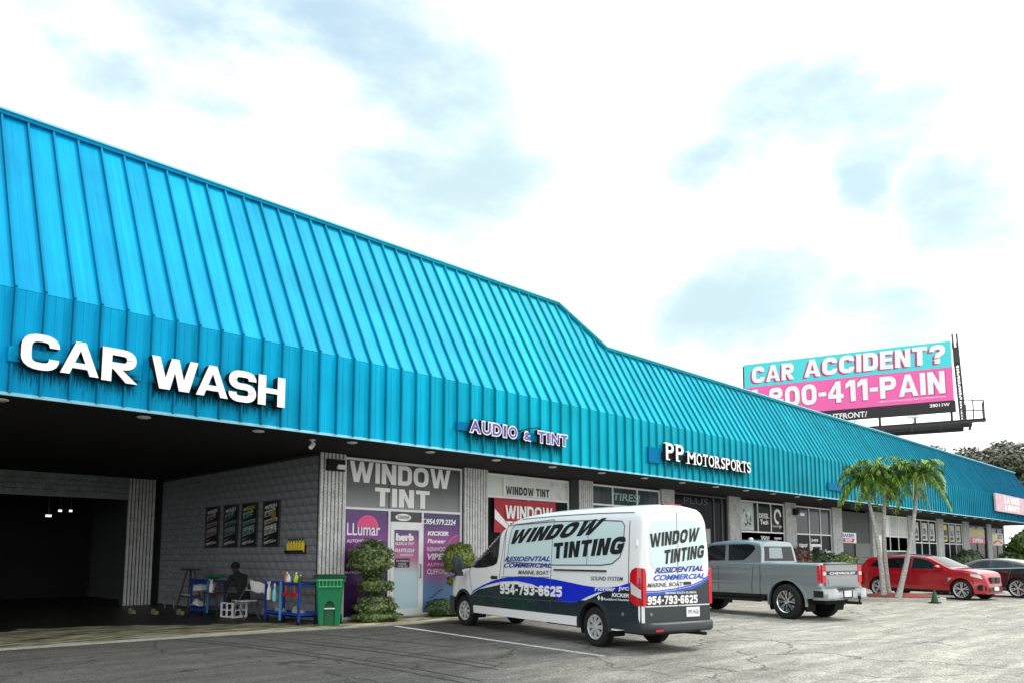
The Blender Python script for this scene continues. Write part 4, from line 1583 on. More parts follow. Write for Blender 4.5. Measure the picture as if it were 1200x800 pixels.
class Shell:
    """a loft along x: top(x) roofline, bot(x) sill, half(x, h) half width"""

    def __init__(self, top, bot, plan, side, rnd=.12, crown=.03, n_side=16, n_top=8):
        self.top, self.bot, self.plan, self.side = smooth_tab(top), bot, smooth_tab(plan), side
        self.rnd, self.crown, self.ns, self.ntp = rnd, crown, n_side, n_top

    def T(self, s):
        return interp(self.top, s)

    def W(self, s, h):
        t = self.T(s)
        w = interp(self.plan, s) * interp(self.side, h)
        r = self.rnd
        d = (h - (t - r)) / r
        if d > 0:
            d = min(d, 1)
            w -= r * .9 * (1 - math.sqrt(max(0, 1 - d * d)))
        return w

    def Z(self, s, y):
        t = self.T(s)
        w = self.W(s, t)
        return t + self.crown * max(0, 1 - (y / max(w, .01)) ** 2)

    def side_pt(self, s, h, off=0.0, side=1):
        return (s, side * (self.W(s, h) + off), h)

    def mesh(self, name, stations, mats, cuts=(), smooth=40, mi=None):
        m = MB()
        rings = []
        for s in stations:
            t, b = self.T(s), interp(self.bot, s)
            hs = [b + (t - self.rnd - b) * k / (self.ns - 6) for k in range(self.ns - 6)] + [t - self.rnd + self.rnd * math.sin(math.pi / 2 * k / 5) for k in range(6)]
            ring = [(s, self.W(s, h), h) for h in hs]
            wt_ = self.W(s, t)
            for k in range(1, self.ntp):
                y = wt_ * (1 - 2 * k / self.ntp)
                ring.append((s, y, self.Z(s, y)))
            ring += [(s, -self.W(s, h), h) for h in reversed(hs)]
            rings.append(ring)
        n = len(rings[0])
        vs = [p for r_ in rings for p in r_]
        fs = []
        for i in range(len(rings) - 1):
            for k in range(n):
                a, b = i * n + k, i * n + (k + 1) % n
                fs.append((a, b, b + n, a + n))
        fs.append(tuple(range(n)))
        fs.append(tuple(reversed(range((len(rings) - 1) * n, len(rings) * n))))
        m.add(vs, fs)
        me = m.mesh(name, mats)
        if cuts:
            me = boolean_cut(me, cuts, name)
        me.polygons.foreach_set('use_smooth', [True] * len(me.polygons))
        me.set_sharp_from_angle(angle=R(smooth))
        return me

    def patch(self, name, poly, mt, parent, off=.004, side=1, step=.06, surf='side', holes=(), thick=0.0, **kw):
        """a polygon in (s, h) laid on the side, or in (s, y) on the top"""
        me = bpy.data.meshes.new(name)
        bm = bmesh.new()
        vs = [bm.verts.new((p[0], p[1], 0)) for p in poly]
        bm.faces.new(vs)
        xs = [p[0] for p in poly]
        ys = [p[1] for p in poly]
        for axis, lo, hi, st in ((0, min(xs), max(xs), step * 2), (1, min(ys), max(ys), step)):
            n = int((hi - lo) / st)
            for k in range(1, n + 1):
                co = [0, 0, 0]
                co[axis] = lo + (hi - lo) * k / (n + 1)
                no = [0, 0, 0]
                no[axis] = 1
                bmesh.ops.bisect_plane(bm, geom=bm.verts[:] + bm.edges[:] + bm.faces[:], plane_co=co, plane_no=no)
        for (cx, cy, r_) in holes:
            dead = [f for f in bm.faces if (f.calc_center_median().xy - Vector((cx, cy))).length < r_]
            bmesh.ops.delete(bm, geom=dead, context='FACES')
        for v in bm.verts:
            if surf == 'side':
                v.co = Vector(self.side_pt(v.co.x, v.co.y, off, side))
            else:
                v.co = Vector((v.co.x, v.co.y, self.Z(v.co.x, v.co.y) + off))
        bm.to_mesh(me)
        bm.free()
        me.materials.append(mt)
        me.polygons.foreach_set('use_smooth', [True] * len(me.polygons))
        return obj(name, me, parent, **kw)

    def stroke(self, name, pts, mt, parent, width=.012, off=.0055, side=1, closed=False):
        m = MB()
        P = list(pts) + ([pts[0]] if closed else [])
        for a, b in zip(P, P[1:]):
            L_ = math.hypot(b[0] - a[0], b[1] - a[1])
            n = max(1, int(L_ / .08))
            dx, dy = (b[0] - a[0]) / L_, (b[1] - a[1]) / L_
            nx_, ny_ = -dy * width / 2, dx * width / 2
            prev = None
            for k in range(n + 1):
                s, h = a[0] + (b[0] - a[0]) * k / n, a[1] + (b[1] - a[1]) * k / n
                q = [self.side_pt(s + nx_, h + ny_, off, side), self.side_pt(s - nx_, h - ny_, off, side)]
                if prev:
                    m.add([prev[0], prev[1], q[1], q[0]], [(0, 1, 2, 3)])
                prev = q
        return m.build(name, mt, parent)

    def text(self, s, quad, mt, parent, side=1, off=.009, step=6, **kw):
        return quad_text('lettering', s, quad, lambda u, v: self.side_pt(u, v, off, side), mt, parent, step=step, **kw)


def boolean_cut(me, cutters, name):
    o = bpy.data.objects.new('cutting', me)
    COL.objects.link(o)
    cs = []
    for cme in cutters:
        c = bpy.data.objects.new('cutter', cme)
        COL.objects.link(c)
        cs.append(c)
        md = o.modifiers.new('b', 'BOOLEAN')
        md.operation = 'DIFFERENCE'
        md.solver = 'EXACT'
        md.object = c
    dg = bpy.context.evaluated_depsgraph_get()
    out = bpy.data.meshes.new_from_object(o.evaluated_get(dg))
    bpy.data.objects.remove(o)
    for c in cs:
        bpy.data.objects.remove(c)
    out.name = name
    return out


def arch_cutter(x, z, r, y0, y1):
    m = MB()
    m.lathe([(r, y0), (r, y1)], 40, mx=Matrix.Rotation(R(-90), 3, 'X'), c=(x, 0, z))
    return m.mesh('cut', M['van_plastic'])


def wheel(parent, x, y, r, w, side, style, rimr, name='wheel', steer=0.0, hub=None):
    """a wheel about its own centre; outer face towards side*Y"""
    t = MB()
    mx = Matrix.Rotation(R(-90 * side), 3, 'X')
    hw = w / 2
    t.lathe([(rimr * .9, -hw * .9), (rimr * 1.03, -hw), (r * .90, -hw * .98), (r * .975, -hw * .8), (r, -hw * .55), (r, hw * .55), (r * .975, hw * .8), (r * .90, hw * .98), (rimr * 1.03, hw), (rimr * .98, hw * .9)], 40, mx=mx, caps=False)
    for k in range(40):
        th = 2 * math.pi * k / 40
        for yy in (-.5, -.17, .17, .5):
            c = mx @ Vector((r * math.cos(th + (yy > 0) * .07), r * math.sin(th + (yy > 0) * .07), hw * yy))
            rot = mx @ Matrix.Rotation(th, 3, 'Z')
            t.box(c, (.012, .045 * r / .35, hw * .26), mx=rot)
    ty = t.mesh('tyre', M['tyre'], 35)
    hub_ = MB()
    hub_.lathe([(rimr * .93, -hw * .3), (rimr * .93, hw * .18), (.02, hw * .2)], 28, mx=mx)
    root = hub_.build(name, M['rimdark'], parent, loc=(x, y, r))
    root.rotation_euler = (0, 0, steer)
    obj('tyre', ty, root)
    rm = MB()
    f = hw * .80
    rm.lathe([(rimr * .90, f * .3), (rimr * 1.0, f * 1.02), (rimr * 1.03, f * 1.08), (rimr * .99, f * 1.1), (rimr * .93, f * .95), (rimr * .90, f * .3)], 36, mx=mx, caps=False)

    def spoke(th, r0, r1, w0, w1, z0, z1, dz=.02):
        c, s_ = math.cos(th), math.sin(th)
        pts = []
        for zz in (-dz, 0):
            for rr, ww, z_ in ((r0, w0, z0), (r1, w1, z1)):
                for sg in (-1, 1):
                    pts.append(mx @ Vector((rr * c - sg * ww / 2 * s_, rr * s_ + sg * ww / 2 * c, z_ + zz)))
        rm.add(pts, [(0, 1, 3, 2), (4, 6, 7, 5), (0, 4, 5, 1), (2, 3, 7, 6), (0, 2, 6, 4), (1, 5, 7, 3)])
    if style == 'cover':
        rm.lathe([(rimr * .30, f * 1.0), (rimr * .28, f * 1.18), (rimr * .12, f * 1.22), (.005, f * 1.2)], 20, mx=mx)
        for k in range(8):
            th = 2 * math.pi * k / 8
            for o_ in (-.20, .20):
                spoke(th + o_ * .5, rimr * .24, rimr * .97, rimr * .16, rimr * .20, f * 1.12, f * 1.02)
        for k in range(8):
            spoke(2 * math.pi * (k + .5) / 8, rimr * .80, rimr * .97, rimr * .3, rimr * .42, f * 1.0, f * 1.02)
    elif style == 'offroad':
        rm.lathe([(rimr * .22, f * .7), (rimr * .2, f * 1.0), (.005, f * 1.02)], 16, mx=mx)
        for k in range(8):
            th = 2 * math.pi * k / 8
            spoke(th - .06, rimr * .18, rimr * .95, rimr * .07, rimr * .10, f * .85, f * .98)
            spoke(th + .14, rimr * .18, rimr * .95, rimr * .05, rimr * .06, f * .85, f * .98)
            spoke(th + .3, rimr * .62, rimr * .95, rimr * .04, rimr * .12, f * .9, f * .98)
    else:
        rm.lathe([(rimr * .16, f * .8), (rimr * .14, f * .98), (.005, f)], 16, mx=mx)
        for k in range(5):
            th = 2 * math.pi * k / 5 + .3
            for o_ in (-.16, .16):
                spoke(th + o_, rimr * .12, rimr * .96, rimr * .09, rimr * .13, f * .82, f * .98)
            spoke(th + .63, rimr * .66, rimr * .96, rimr * .05, rimr * .22, f * .88, f * .98)
    rm.build('rim', hub or M['rim'], root)
    return root


def liner(parent, x, z, r, y0, y1, name='wheel_arch_liner'):
    m = MB()
    n = 24
    vs, fs = [], []
    for y in (y0, y1):
        for k in range(n + 1):
            a = math.pi * (-.12 + 1.24 * k / n)
            vs.append((x + r * math.cos(a), y, z + r * math.sin(a)))
    for k in range(n):
        fs.append((k, k + 1, k + n + 2, k + n + 1))
    fs.append(tuple(range(n + 1)))
    m.add(vs, fs)
    m.build(name, M['black'], parent)


def flare(shell, parent, x, z, r0, r1, side, mt, off=.02, a0=-8, a1=188, name='wheel_arch_trim'):
    m = MB()
    n = 28
    vs, fs = [], []
    for k in range(n + 1):
        a = R(a0 + (a1 - a0) * k / n)
        for rr, oo in ((r0, -.05), (r0, off), (r1, off * .8), (r1, -.02)):
            s, h = x + rr * math.cos(a), z + rr * math.sin(a)
            w = shell.W(s, max(h, interp(shell.bot, s)))
            vs.append((s, side * (w + oo), h))
    for k in range(n):
        for j in range(3):
            fs.append((k * 4 + j, k * 4 + j + 1, k * 4 + j + 5, k * 4 + j + 4))
    m.add(vs, fs)
    m.build(name, mt, parent, smooth=40)


def frange(a, b, st):
    n = max(1, int(round((b - a) / st)))
    return [a + (b - a) * k / n for k in range(n + 1)]


# ---- the van
VAZ = R(76.82)
van = thing('van', 'white panel van with black WINDOW TINTING lettering and blue wave, parked before the shops', 'van', (11.586, 8.575, 0), VAZ)
vt = [(-1.28, 2.36), (-1.2, 2.42), (-.9, 2.45), (0, 2.47), (1.2, 2.48), (2.3, 2.45), (2.9, 2.37), (3.34, 2.20), (4.0, 1.82), (4.70, 1.42), (4.95, 1.36), (5.35, 1.27), (5.65, 1.12), (5.85, .92), (5.96, .70), (6.0, .55)]
vp = [(-1.28, .745), (-1.22, .785), (-1.0, .79), (4.4, .79), (5.0, .78), (5.4, .745), (5.7, .67), (5.88, .57), (6.0, .42)]
VS = Shell(vt, [(-1.3, .42), (-.6, .33), (5.2, .33), (5.7, .28), (6.0, .30)], vp, [(.2, .97), (.45, 1.0), (1.15, 1.0), (1.45, .985), (2.0, .94), (2.5, .87)], rnd=.22, crown=.05)
AR = .43
wx = (0.03, 4.93)
cuts = [arch_cutter(x, .36, AR, a, b) for x in wx for a, b in ((.40, 1.2), (-1.2, -.40))]
st = [-1.28, -1.265, -1.24, -1.2, -1.12, -1.0] + frange(-.85, 2.2, .25) + frange(2.35, 5.0, .13) + frange(5.08, 5.96, .06) + [5.985, 6.0]
obj('body', VS.mesh('body', st, M['van_white'], cuts), van)
for x in wx:
    for sd_ in (1, -1):
        liner(van, x, .36, AR - .005, sd_ * .41, sd_ * .76)
        flare(VS, van, x, .36, AR - .01, AR + .055, sd_, M['van_plastic'], off=.025)
        wheel(van, x, sd_ * (.66 if sd_ > 0 else .66), .35, .22, sd_, 'cover', .225, steer=(.10 if x > 1 else 0))
hol = [(x, .36, AR + .0) for x in wx]
wave_top = [(4.62, .72), (4.4, .84), (4.01, .96), (3.6, 1.06), (3.2, 1.13), (2.8, 1.17), (2.45, 1.19), (2.0, 1.195), (1.67, 1.18), (1.2, 1.155), (.81, 1.12), (.3, 1.07), (-.09, 1.05), (-.4, 1.055), (-.7, 1.09), (-1.0, 1.16), (-1.22, 1.24)]
for sd_ in (1, -1):
    VS.patch('lower_band', [(5.45, .44), (5.42, .62), (4.9, .72), (4.5, .72), (2.0, .76), (.4, .80), (-1.24, .86), (-1.24, .36), (.45, .36), (.45, .50), (4.45, .50), (4.46, .36), (5.4, .36)], M['van_dark'], van, .004, sd_, holes=hol)
    VS.patch('wave_dark_print', [(4.62, .70), (4.2, .86), (3.2, 1.0), (2.6, 1.02), (1.9, .98), (1.2, .86), (.6, .78), (.45, .70), (2.5, .70)], M['van_dark'], van, .005, sd_, holes=hol)  # dark part of the printed wrap, beneath the blue wave
    VS.patch('blue_wave', wave_top + [(-1.22, 1.12), (-.9, 1.05), (-.5, 1.0), (-.1, .96), (.2, .87), (.42, .79), (.7, .72), (1.1, .76), (1.5, .93), (2.0, 1.04), (2.6, 1.09), (3.2, 1.06), (3.8, .97), (4.3, .84)], M['van_blue'], van, .006, sd_, holes=hol)
    VS.patch('wave_tail', [(-.22, .96), (-.6, 1.04), (-1.22, 1.10), (-1.22, .80), (.15, .78), (.2, .82)], M['van_dark'], van, .005, sd_, holes=hol)
    VS.patch('door_glass', [(4.66, 1.36), (4.3, 1.335), (3.9, 1.35), (3.55, 1.40), (3.42, 1.45), (3.36, 1.60), (3.33, 2.07), (3.36, 2.11), (3.44, 2.12), (3.80, 2.03)], M['car_glass'], van, .006, sd_)
    VS.patch('side_window', [(3.0, 1.48), (2.95, 1.9), (2.88, 2.18), (2.78, 2.25), (1.4, 2.27), (-.1, 2.24), (-.72, 2.20), (-.80, 2.12), (-.78, 1.75), (-.70, 1.58), (-.50, 1.47), (-.2, 1.44), (1.3, 1.43), (1.32, 1.40)], M['van_film'], van, .004, sd_)
for pts, cl in (([(3.0, 1.48), (2.95, 1.9), (2.88, 2.18), (2.78, 2.25), (1.4, 2.27), (-.1, 2.24), (-.72, 2.20), (-.80, 2.12), (-.78, 1.75), (-.70, 1.58), (-.50, 1.47), (-.2, 1.44), (1.3, 1.43)], True),
                ([(3.30, .55), (3.28, 1.2), (3.22, 1.6), (3.12, 2.15), (3.18, 2.26), (3.4, 2.17)], False), ([(4.45, .72), (4.58, 1.0), (4.66, 1.33), (4.70, 1.40)], False),
                ([(3.12, 1.2), (3.10, 2.25), (1.33, 2.31)], False), ([(1.36, .52), (1.35, 1.4), (1.33, 2.31)], False), ([(3.2, 1.16), (1.4, 1.19)], False), ([(.22, 1.44), (.2, 2.24)], False),
                ([(2.6, 2.37), (1.2, 2.38), (0, 2.37), (-1.0, 2.34)], False), ([(-.95, .8), (-.93, 2.2)], False), ([(4.5, .72), (2, .73), (.5, .76)], False)):
    VS.stroke('panel_gap', pts, M['seamline'], van, .014 if not cl else .018, .0075, 1, cl)
rail = MB()
rail.prism([(1.25, 1.325), (-.35, 1.325), (-.35, 1.355), (1.25, 1.355)], .775, .805, lambda u, v, w: (u, w, v))
rail.build('door_rail', M['van_plastic'], van)
hd_ = MB()
hd_.tube([(3.62, .80, 1.13), (3.60, .83, 1.14), (3.42, .83, 1.15), (3.40, .80, 1.15)], .016)
hd_.box((3.51, .792, 1.14), (.26, .012, .07))
hd_.build('door_handle', M['van_plastic'], van)
hinge = MB()
for z in (.95, 1.72):
    hinge.box((-1.12, .79 * (.985 if z < 1.2 else .965) + .006, z + .1), (.05, .03, .10))
hinge.build('hinge', M['van_white'], van)
# windscreen, front trim
VS.patch('windscreen', [(3.45, -.60), (3.45, .60), (4.62, .66), (4.62, -.66)], M['car_glass'], van, .008, surf='top', step=.12)
fb = MB()
for k in range(13):
    a = R(-75 + 150 * k / 12)
bump_pts = [(5.30, .82), (5.55, .80), (5.80, .70), (5.97, .52), (6.06, .25), (6.07, 0), (6.06, -.25), (5.97, -.52), (5.80, -.70), (5.55, -.80), (5.30, -.82)]
vs, fs = [], []
for z, g_ in ((.24, -.02), (.30, .0), (.55, .01), (.66, -.03)):
    for x, y in bump_pts:
        vs.append((x + g_, y, z + (.10 * (1 - min(1, (6.07 - x) / .6)) if z > .5 else 0) * 0))
n = len(bump_pts)
for j in range(3):
    for k in range(n - 1):
        fs.append((j * n + k, j * n + k + 1, (j + 1) * n + k + 1, (j + 1) * n + k))
fb.add(vs, fs)
fb.build('front_bumper', M['van_plastic'], van, smooth=50)
gr = MB()
for k in range(5):
    gr.box((6.0 - k * .022, 0, .68 + k * .07), (.05, .84 - k * .03, .04))
gr.build('grille', M['van_plastic'], van)
for sd_ in (1, -1):
    VS.patch('headlight', [(5.82, .72), (5.86, .86), (5.6, 1.12), (5.42, 1.20), (5.40, 1.08), (5.55, .85)], M['clear_lamp'], van, .01, sd_)
    mm_ = MB()
    mm_.tube([(4.55, sd_ * .80, 1.36), (4.72, sd_ * .95, 1.33)], .03)
    mm_.lathe([(.05, -.16), (.095, -.15), (.115, -.05), (.115, .12), (.10, .19), (.04, .21)], 12, mx=Matrix.Diagonal((.75, 1.05, 1)), c=(4.78, sd_ * 1.02, 1.38))
    mm_.box((4.75, sd_ * 1.0, 1.20), (.10, .16, .10))
    mm_.build('wing_mirror', M['van_plastic'], van, smooth=40)
# seat seen through the driver's window, rocker
stt = MB()
stt.box((3.75, .35, 1.35), (.18, .40, .5)).box((3.78, .35, 1.68), (.10, .22, .2))
stt.build('seat', M['steel'], van)
# lettering on the side
VS.text('WINDOW', [(2.87, 1.85), (-.11, 2.0), (-.30, 2.28), (2.78, 2.14)], M['ink'], van, shear=.45, block=.27, step=8)
VS.text('TINTING', [(1.24, 1.55), (-.79, 1.64), (-.86, 1.94), (1.30, 1.85)], M['ink'], van, shear=.25, block=.27, step=8)
VS.text('RESIDENTIAL', [(3.09, 1.49), (1.39, 1.50), (1.37, 1.60), (3.06, 1.59)], M['navy'], van, shear=.25, bold=.03, step=3)
VS.text('COMMERCIAL', [(3.12, 1.355), (1.34, 1.38), (1.32, 1.465), (3.09, 1.46)], M['navy'], van, shear=.25, bold=.03, step=3)
VS.text('MARINE, BOAT', [(2.54, 1.215), (1.42, 1.225), (1.42, 1.315), (2.51, 1.31)], M['seamline'], van, shear=.1, bold=.015, step=3)
VS.text('SOUND SYSTEM', [(.09, 1.17), (-.80, 1.18), (-.80, 1.25), (.08, 1.24)], M['seamline'], van, shear=.1, bold=.01, step=3)
VS.text('954-793-6625', [(3.25, .80), (.98, .83), (.97, 1.03), (3.25, 1.01)], M['sign_white'], van, block=.25, step=3)
VS.text('Pioneer', [(-.03, .985), (-.60, 1.0), (-.60, 1.08), (-.03, 1.07)], M['sign_white'], van, bold=.02, shear=.15, step=3)
VS.text('JVC', [(-.68, 1.0), (-.96, 1.01), (-.96, 1.08), (-.68, 1.08)], M['sign_white'], van, bold=.03, step=3)
VS.text('KICKER', [(-.50, .90), (-.96, .91), (-.96, .97), (-.50, .97)], M['sign_white'], van, bold=.03, shear=.2, step=3)
VS.text('Rockford Fosgate', [(-.28, .82), (-.95, .84), (-.95, .885), (-.28, .875)], M['sign_white'], van, bold=.02, step=2)
VS.patch('emblem', [(-.14 + .04 * math.cos(a), .87 + .05 * math.sin(a)) for a in [math.pi / 2 * k for k in range(4)]], M['sign_white'], van, .009)
VS.patch('emblem', [(-.23 + .035 * math.cos(a), .86 + .045 * math.sin(a)) for a in [math.pi / 2 * k for k in range(4)]], M['sign_white'], van, .009)


# rear face
def rear(off):
    def fn(w, h):
        return (-1.28 - off, w, h)
    return fn


def rpatch(name, poly, mt, off=.004, parent=None, smooth=None):
    m = MB()
    m.prism(poly, 0, off, lambda u, v, w: (-1.279 - w, u, v))
    return m.build(name, mt, parent or van)


hwR = .735
rpatch('rear_door', [(.73, .72), (.735, 1.2), (.72, 1.7), (.68, 2.06), (.60, 2.24), (.48, 2.32), (0.008, 2.36), (.008, .72)], M['van_white'], .012)
rpatch('rear_door', [(-.008, .72), (-.008, 2.36), (-.48, 2.32), (-.60, 2.24), (-.68, 2.06), (-.72, 1.7), (-.735, 1.2), (-.73, .72)], M['van_white'], .012)
rpatch('rear_window', [(.62, 1.5), (.64, 1.9), (.61, 2.12), (.54, 2.18), (.03, 2.22), (.03, 1.40), (.40, 1.36), (.55, 1.40)], M['van_film'], .018)
rpatch('rear_window', [(-.03, 1.40), (-.03, 2.22), (-.50, 2.19), (-.58, 2.12), (-.62, 1.9), (-.61, 1.5), (-.55, 1.42), (-.40, 1.38)], M['van_film'], .018)
wv = [(.73, 1.0), (.45, 1.0), (.07, 1.03), (-.30, 1.08), (-.55, 1.15), (-.72, 1.24)]
rpatch('rear_dark_print', [(.73, .78)] + wv[::1] + [(-.73, .78)], M['van_dark'], .016)
rpatch('rear_blue_print', wv + [(p[0], p[1] - .045) for p in reversed(wv)], M['royal'], .019)
rpatch('rear_blue_print', [(p[0], p[1] + .03) for p in wv] + [(p[0], p[1] + .012) for p in reversed(wv)], M['van_blue'], .019)
rpatch('rear_lower_panel', [(.74, .50), (.74, .76), (-.74, .76), (-.74, .50)], M['van_dark'], .014)
rpatch('rear_seam', [(.006, .52), (.006, 2.36), (-.006, 2.36), (-.006, .52)], M['seamline'], .010)
for s_, q, mt_, bo, sh in (('WINDOW', [(.61, 1.74), (-.48, 1.86), (-.54, 2.10), (.62, 1.97)], M['ink'], 'b', .1), ('TINTING', [(.31, 1.46), (-.62, 1.58), (-.64, 1.80), (.30, 1.70)], M['ink'], 'b', .2),
                           ('RESIDENTIAL', [(.53, 1.31), (-.60, 1.345), (-.61, 1.44), (.51, 1.41)], M['navy'], .03, .25), ('COMMERCIAL', [(.56, 1.19), (-.63, 1.215), (-.64, 1.305), (.54, 1.29)], M['royal'], .03, .25),
                           ('MARINE, BOAT', [(.70, 1.07), (-.10, 1.085), (-.10, 1.165), (.68, 1.155)], M['seamline'], .015, .1), ('954-793-6625', [(.70, .80), (-.44, .80), (-.44, .94), (.69, .94)], M['sign_white'], 'b', 0),
                           ('SERVING SOUTH FLORIDA', [(.30, .965), (-.42, .965), (-.42, 1.0), (.30, 1.0)], M['sign_white'], .02, 0)):
    quad_text('lettering', s_, q, rear(.0215), mt_, van, bold=bo if bo != 'b' else 0, shear=sh, step=2, block=.25 if bo == 'b' else None)
lic = MB()
lic.box((-1.305, -.32, .655), (.02, .30, .16), 0)
lic.build('licence_plate', M['sign_white'], van)
quad_text('lettering', 'P97 HGB', [(-.20, .62), (-.44, .62), (-.44, .69), (-.20, .69)], rear(.038), M['ink'], van, bold=.0)
rb = MB()
rbp = [(-.85, .80), (-1.2, .80), (-1.34, .76), (-1.40, .66), (-1.42, .4), (-1.42, -.4), (-1.40, -.66), (-1.34, -.76), (-1.2, -.80), (-.85, -.80)]
vs, fs = [], []
for z, g_ in ((.33, .05), (.37, 0), (.47, 0), (.505, .03), (.505, .2)):
    for x, y in rbp:
        vs.append((x + g_, y * (1 - .02 * g_), z))
n = len(rbp)
for j in range(4):
    for k in range(n - 1):
        fs.append((j * n + k, j * n + k + 1, (j + 1) * n + k + 1, (j + 1) * n + k))
rb.add(vs, fs)
rb.build('rear_bumper', M['van_plastic'], van, smooth=50)
rf = MB()
rf.box((-1.425, .56, .385), (.012, .16, .035))
rf.build('reflector', M['red_lamp'], van)
for sd_ in (1, -1):
    tp = [(-.99, .88), (-.985, 1.33), (-1.03, 1.39), (-1.13, 1.42), (-1.25, 1.40)]
    m = MB()
    tl_poly = [(-.99, .86), (-.985, 1.30), (-1.03, 1.37), (-1.13, 1.41), (-1.27, 1.40), (-1.27, .78), (-1.10, .78)]
    VS.patch('tail_lamp', tl_poly, M['red_lamp'], van, .014, sd_)
    VS.patch('reversing_lamp', [(-1.02, .97), (-1.01, 1.17), (-1.25, 1.04), (-1.25, .90)], M['clear_lamp'], van, .018, sd_)
    m.prism([(sd_ * .79, .78), (sd_ * .79, 1.40), (sd_ * .73, 1.38), (sd_ * .715, 1.3), (sd_ * .715, .78)], -.01, .022, lambda u, v, w: (-1.279 - w, u, v))
    m.build('tail_lamp', M['red_lamp'], van)
MB().box((-1.14, 0, 2.465), (.12, .40, .03), mx=Matrix.Rotation(R(8), 3, 'Y')).build('high_brake_lamp', M['red_lamp'], van)
MB().box((-1.31, -.20, 1.14), (.02, .16, .05)).build('rear_handle', M['van_plastic'], van)
ms = MB()
MB().tube([(-1.1, -.35, .30), (-1.5, -.42, .30)], .03).build('exhaust_pipe', M['black'], van)
ms.box((.5, 0, .32), (3, .9, .12))
for x in wx:
    MB().tube([(x, -.6, .35), (x, .6, .35)], .05).build('axle', M['black'], van)
ms.build('underbody', M['black'], van)
sn = MB()
for z in (.64,):
    sn.lathe([(.03, 0), (.025, .012)], 12, mx=Matrix.Rotation(R(-90), 3, 'Y'), c=(-1.296, .62, z))
sn.lathe([(.035, 0), (.028, .01)], 12, mx=Matrix.Rotation(R(-90), 3, 'X'), c=(-.78, .79, .62))
sn.build('sensor', M['steel'], van)

# ---- pickup truck
TAZ = R(77)
O = Vector((19.907, 8.911)) + Vector((-math.sin(TAZ), math.cos(TAZ))) * .10
truck = thing('pickup_truck', 'silver blue crew cab pickup on big black wheels parked behind the white van', 'pickup truck', (O.x, O.y, 0), TAZ)
body = Shell([(-1.04, 1.40), (-1.0, 1.42), (.9, 1.43), (3.0, 1.43), (3.3, 1.43), (4.0, 1.36), (4.5, 1.28), (4.75, 1.15), (4.84, .95), (4.88, .7)],
             [(-1.1, .60), (-.5, .52), (4.2, .50), (4.9, .45)], [(-1.04, .755), (-.98, .785), (0, .79), (3.9, .79), (4.4, .765), (4.7, .69), (4.88, .52)],
             [(.4, .95), (.55, .965), (.80, .99), (.86, 1.0), (.90, .985), (.94, .97), (1.12, .972), (1.24, .992), (1.30, .995), (1.40, .975)], rnd=.07, crown=.02, n_side=30)
tw = (0.0, 3.75)
TR_ = .58
cuts = [arch_cutter(x, .42, TR_, a, b) for x in tw for a, b in ((.38, 1.2), (-1.2, -.38))]
bedcut = MB().box((-.02, 0, 1.35), (1.66, 1.30, .7)).mesh('cut', M['van_plastic'])
obj('body', body.mesh('body', [-1.04, -1.02, -.98, -.9] + frange(-.75, 4.2, .25) + frange(4.3, 4.8, .08) + [4.84, 4.88], M['truck'], cuts + [bedcut]), truck)
MB().box((-.02, 0, .98), (1.6, 1.25, .02)).build('bed_floor', M['black'], truck)
cab = Shell([(.80, 1.44), (.86, 1.90), (.93, 1.975), (1.2, 2.01), (2.0, 2.03), (2.7, 1.99), (3.0, 1.90), (3.5, 1.62), (3.85, 1.42)], [(0, 1.30), (4, 1.30)], [(.80, .70), (.9, .715), (2.8, .72), (3.85, .70)],
            [(1.3, 1.04), (1.45, 1.02), (2.0, .86)], rnd=.10, crown=.03)
obj('cab', cab.mesh('cab', [.80, .83, .86, .90] + frange(.95, 2.8, .2) + frange(2.9, 3.85, .12), M['truck']), truck)
for sd_ in (1, -1):
    cab.patch('side_window', [(1.10, 1.88), (1.06, 1.80), (1.22, 1.62), (1.42, 1.49), (1.95, 1.48), (2.0, 1.92), (1.3, 1.93)], M['car_glass'], truck, .006, sd_)
    cab.patch('side_window', [(2.08, 1.48), (2.12, 1.92), (2.65, 1.90), (2.95, 1.80), (3.35, 1.52), (3.3, 1.47)], M['car_glass'], truck, .006, sd_)
    body.patch('rocker', [(.62, .50), (.62, .60), (3.2, .60), (3.2, .50)], M['black'], truck, .006, sd_)
    for x in tw:
        liner(truck, x, .42, TR_ - .005, sd_ * .39, sd_ * .76)
        flare(body, truck, x, .42, TR_ - .02, TR_ + .03, sd_, M['truck_lite'], off=.03)
        wheel(truck, x, sd_ * .69, .44, .29, sd_, 'offroad', .285, hub=M['chrome'])
    for pts in ([(1.12, .60), (1.10, 1.1), (1.02, 1.40)], [(2.30, .60), (2.30, 1.40)], [(.84, .60), (.83, 1.40)], [(3.35, .60), (3.35, 1.38)]):
        body.stroke('panel_gap', pts, M['seamline'], truck, .016, .006, sd_)
    for s_ in (1.33, 2.55):
        MB().box((s_, sd_ * .80, 1.29), (.22, .035, .04)).box((s_, sd_ * .785, 1.29), (.26, .01, .07)).build('door_handle', M['truck_lite'], truck)
    body.patch('tail_lamp', [(-.93, 1.36), (-.92, .94), (-1.0, .93), (-1.0, 1.37)], M['red_lamp'], truck, .01, sd_)
    body.patch('headlight', [(4.5, .95), (4.5, 1.12), (4.74, 1.08), (4.8, .95)], M['clear_lamp'], truck, .01, sd_)
    rl_ = MB()
    rl_.tube([(.72, sd_ * .80, .50), (.72, sd_ * .88, .44), (3.1, sd_ * .88, .44), (3.1, sd_ * .80, .50)], .035)
    rl_.build('side_step', M['black'], truck)
    mr_ = MB()
    mr_.box((3.05, sd_ * .98, 1.50), (.12, .22, .26)).box((3.05, sd_ * .85, 1.44), (.06, .2, .05))
    mr_.build('wing_mirror', M['black'], truck)
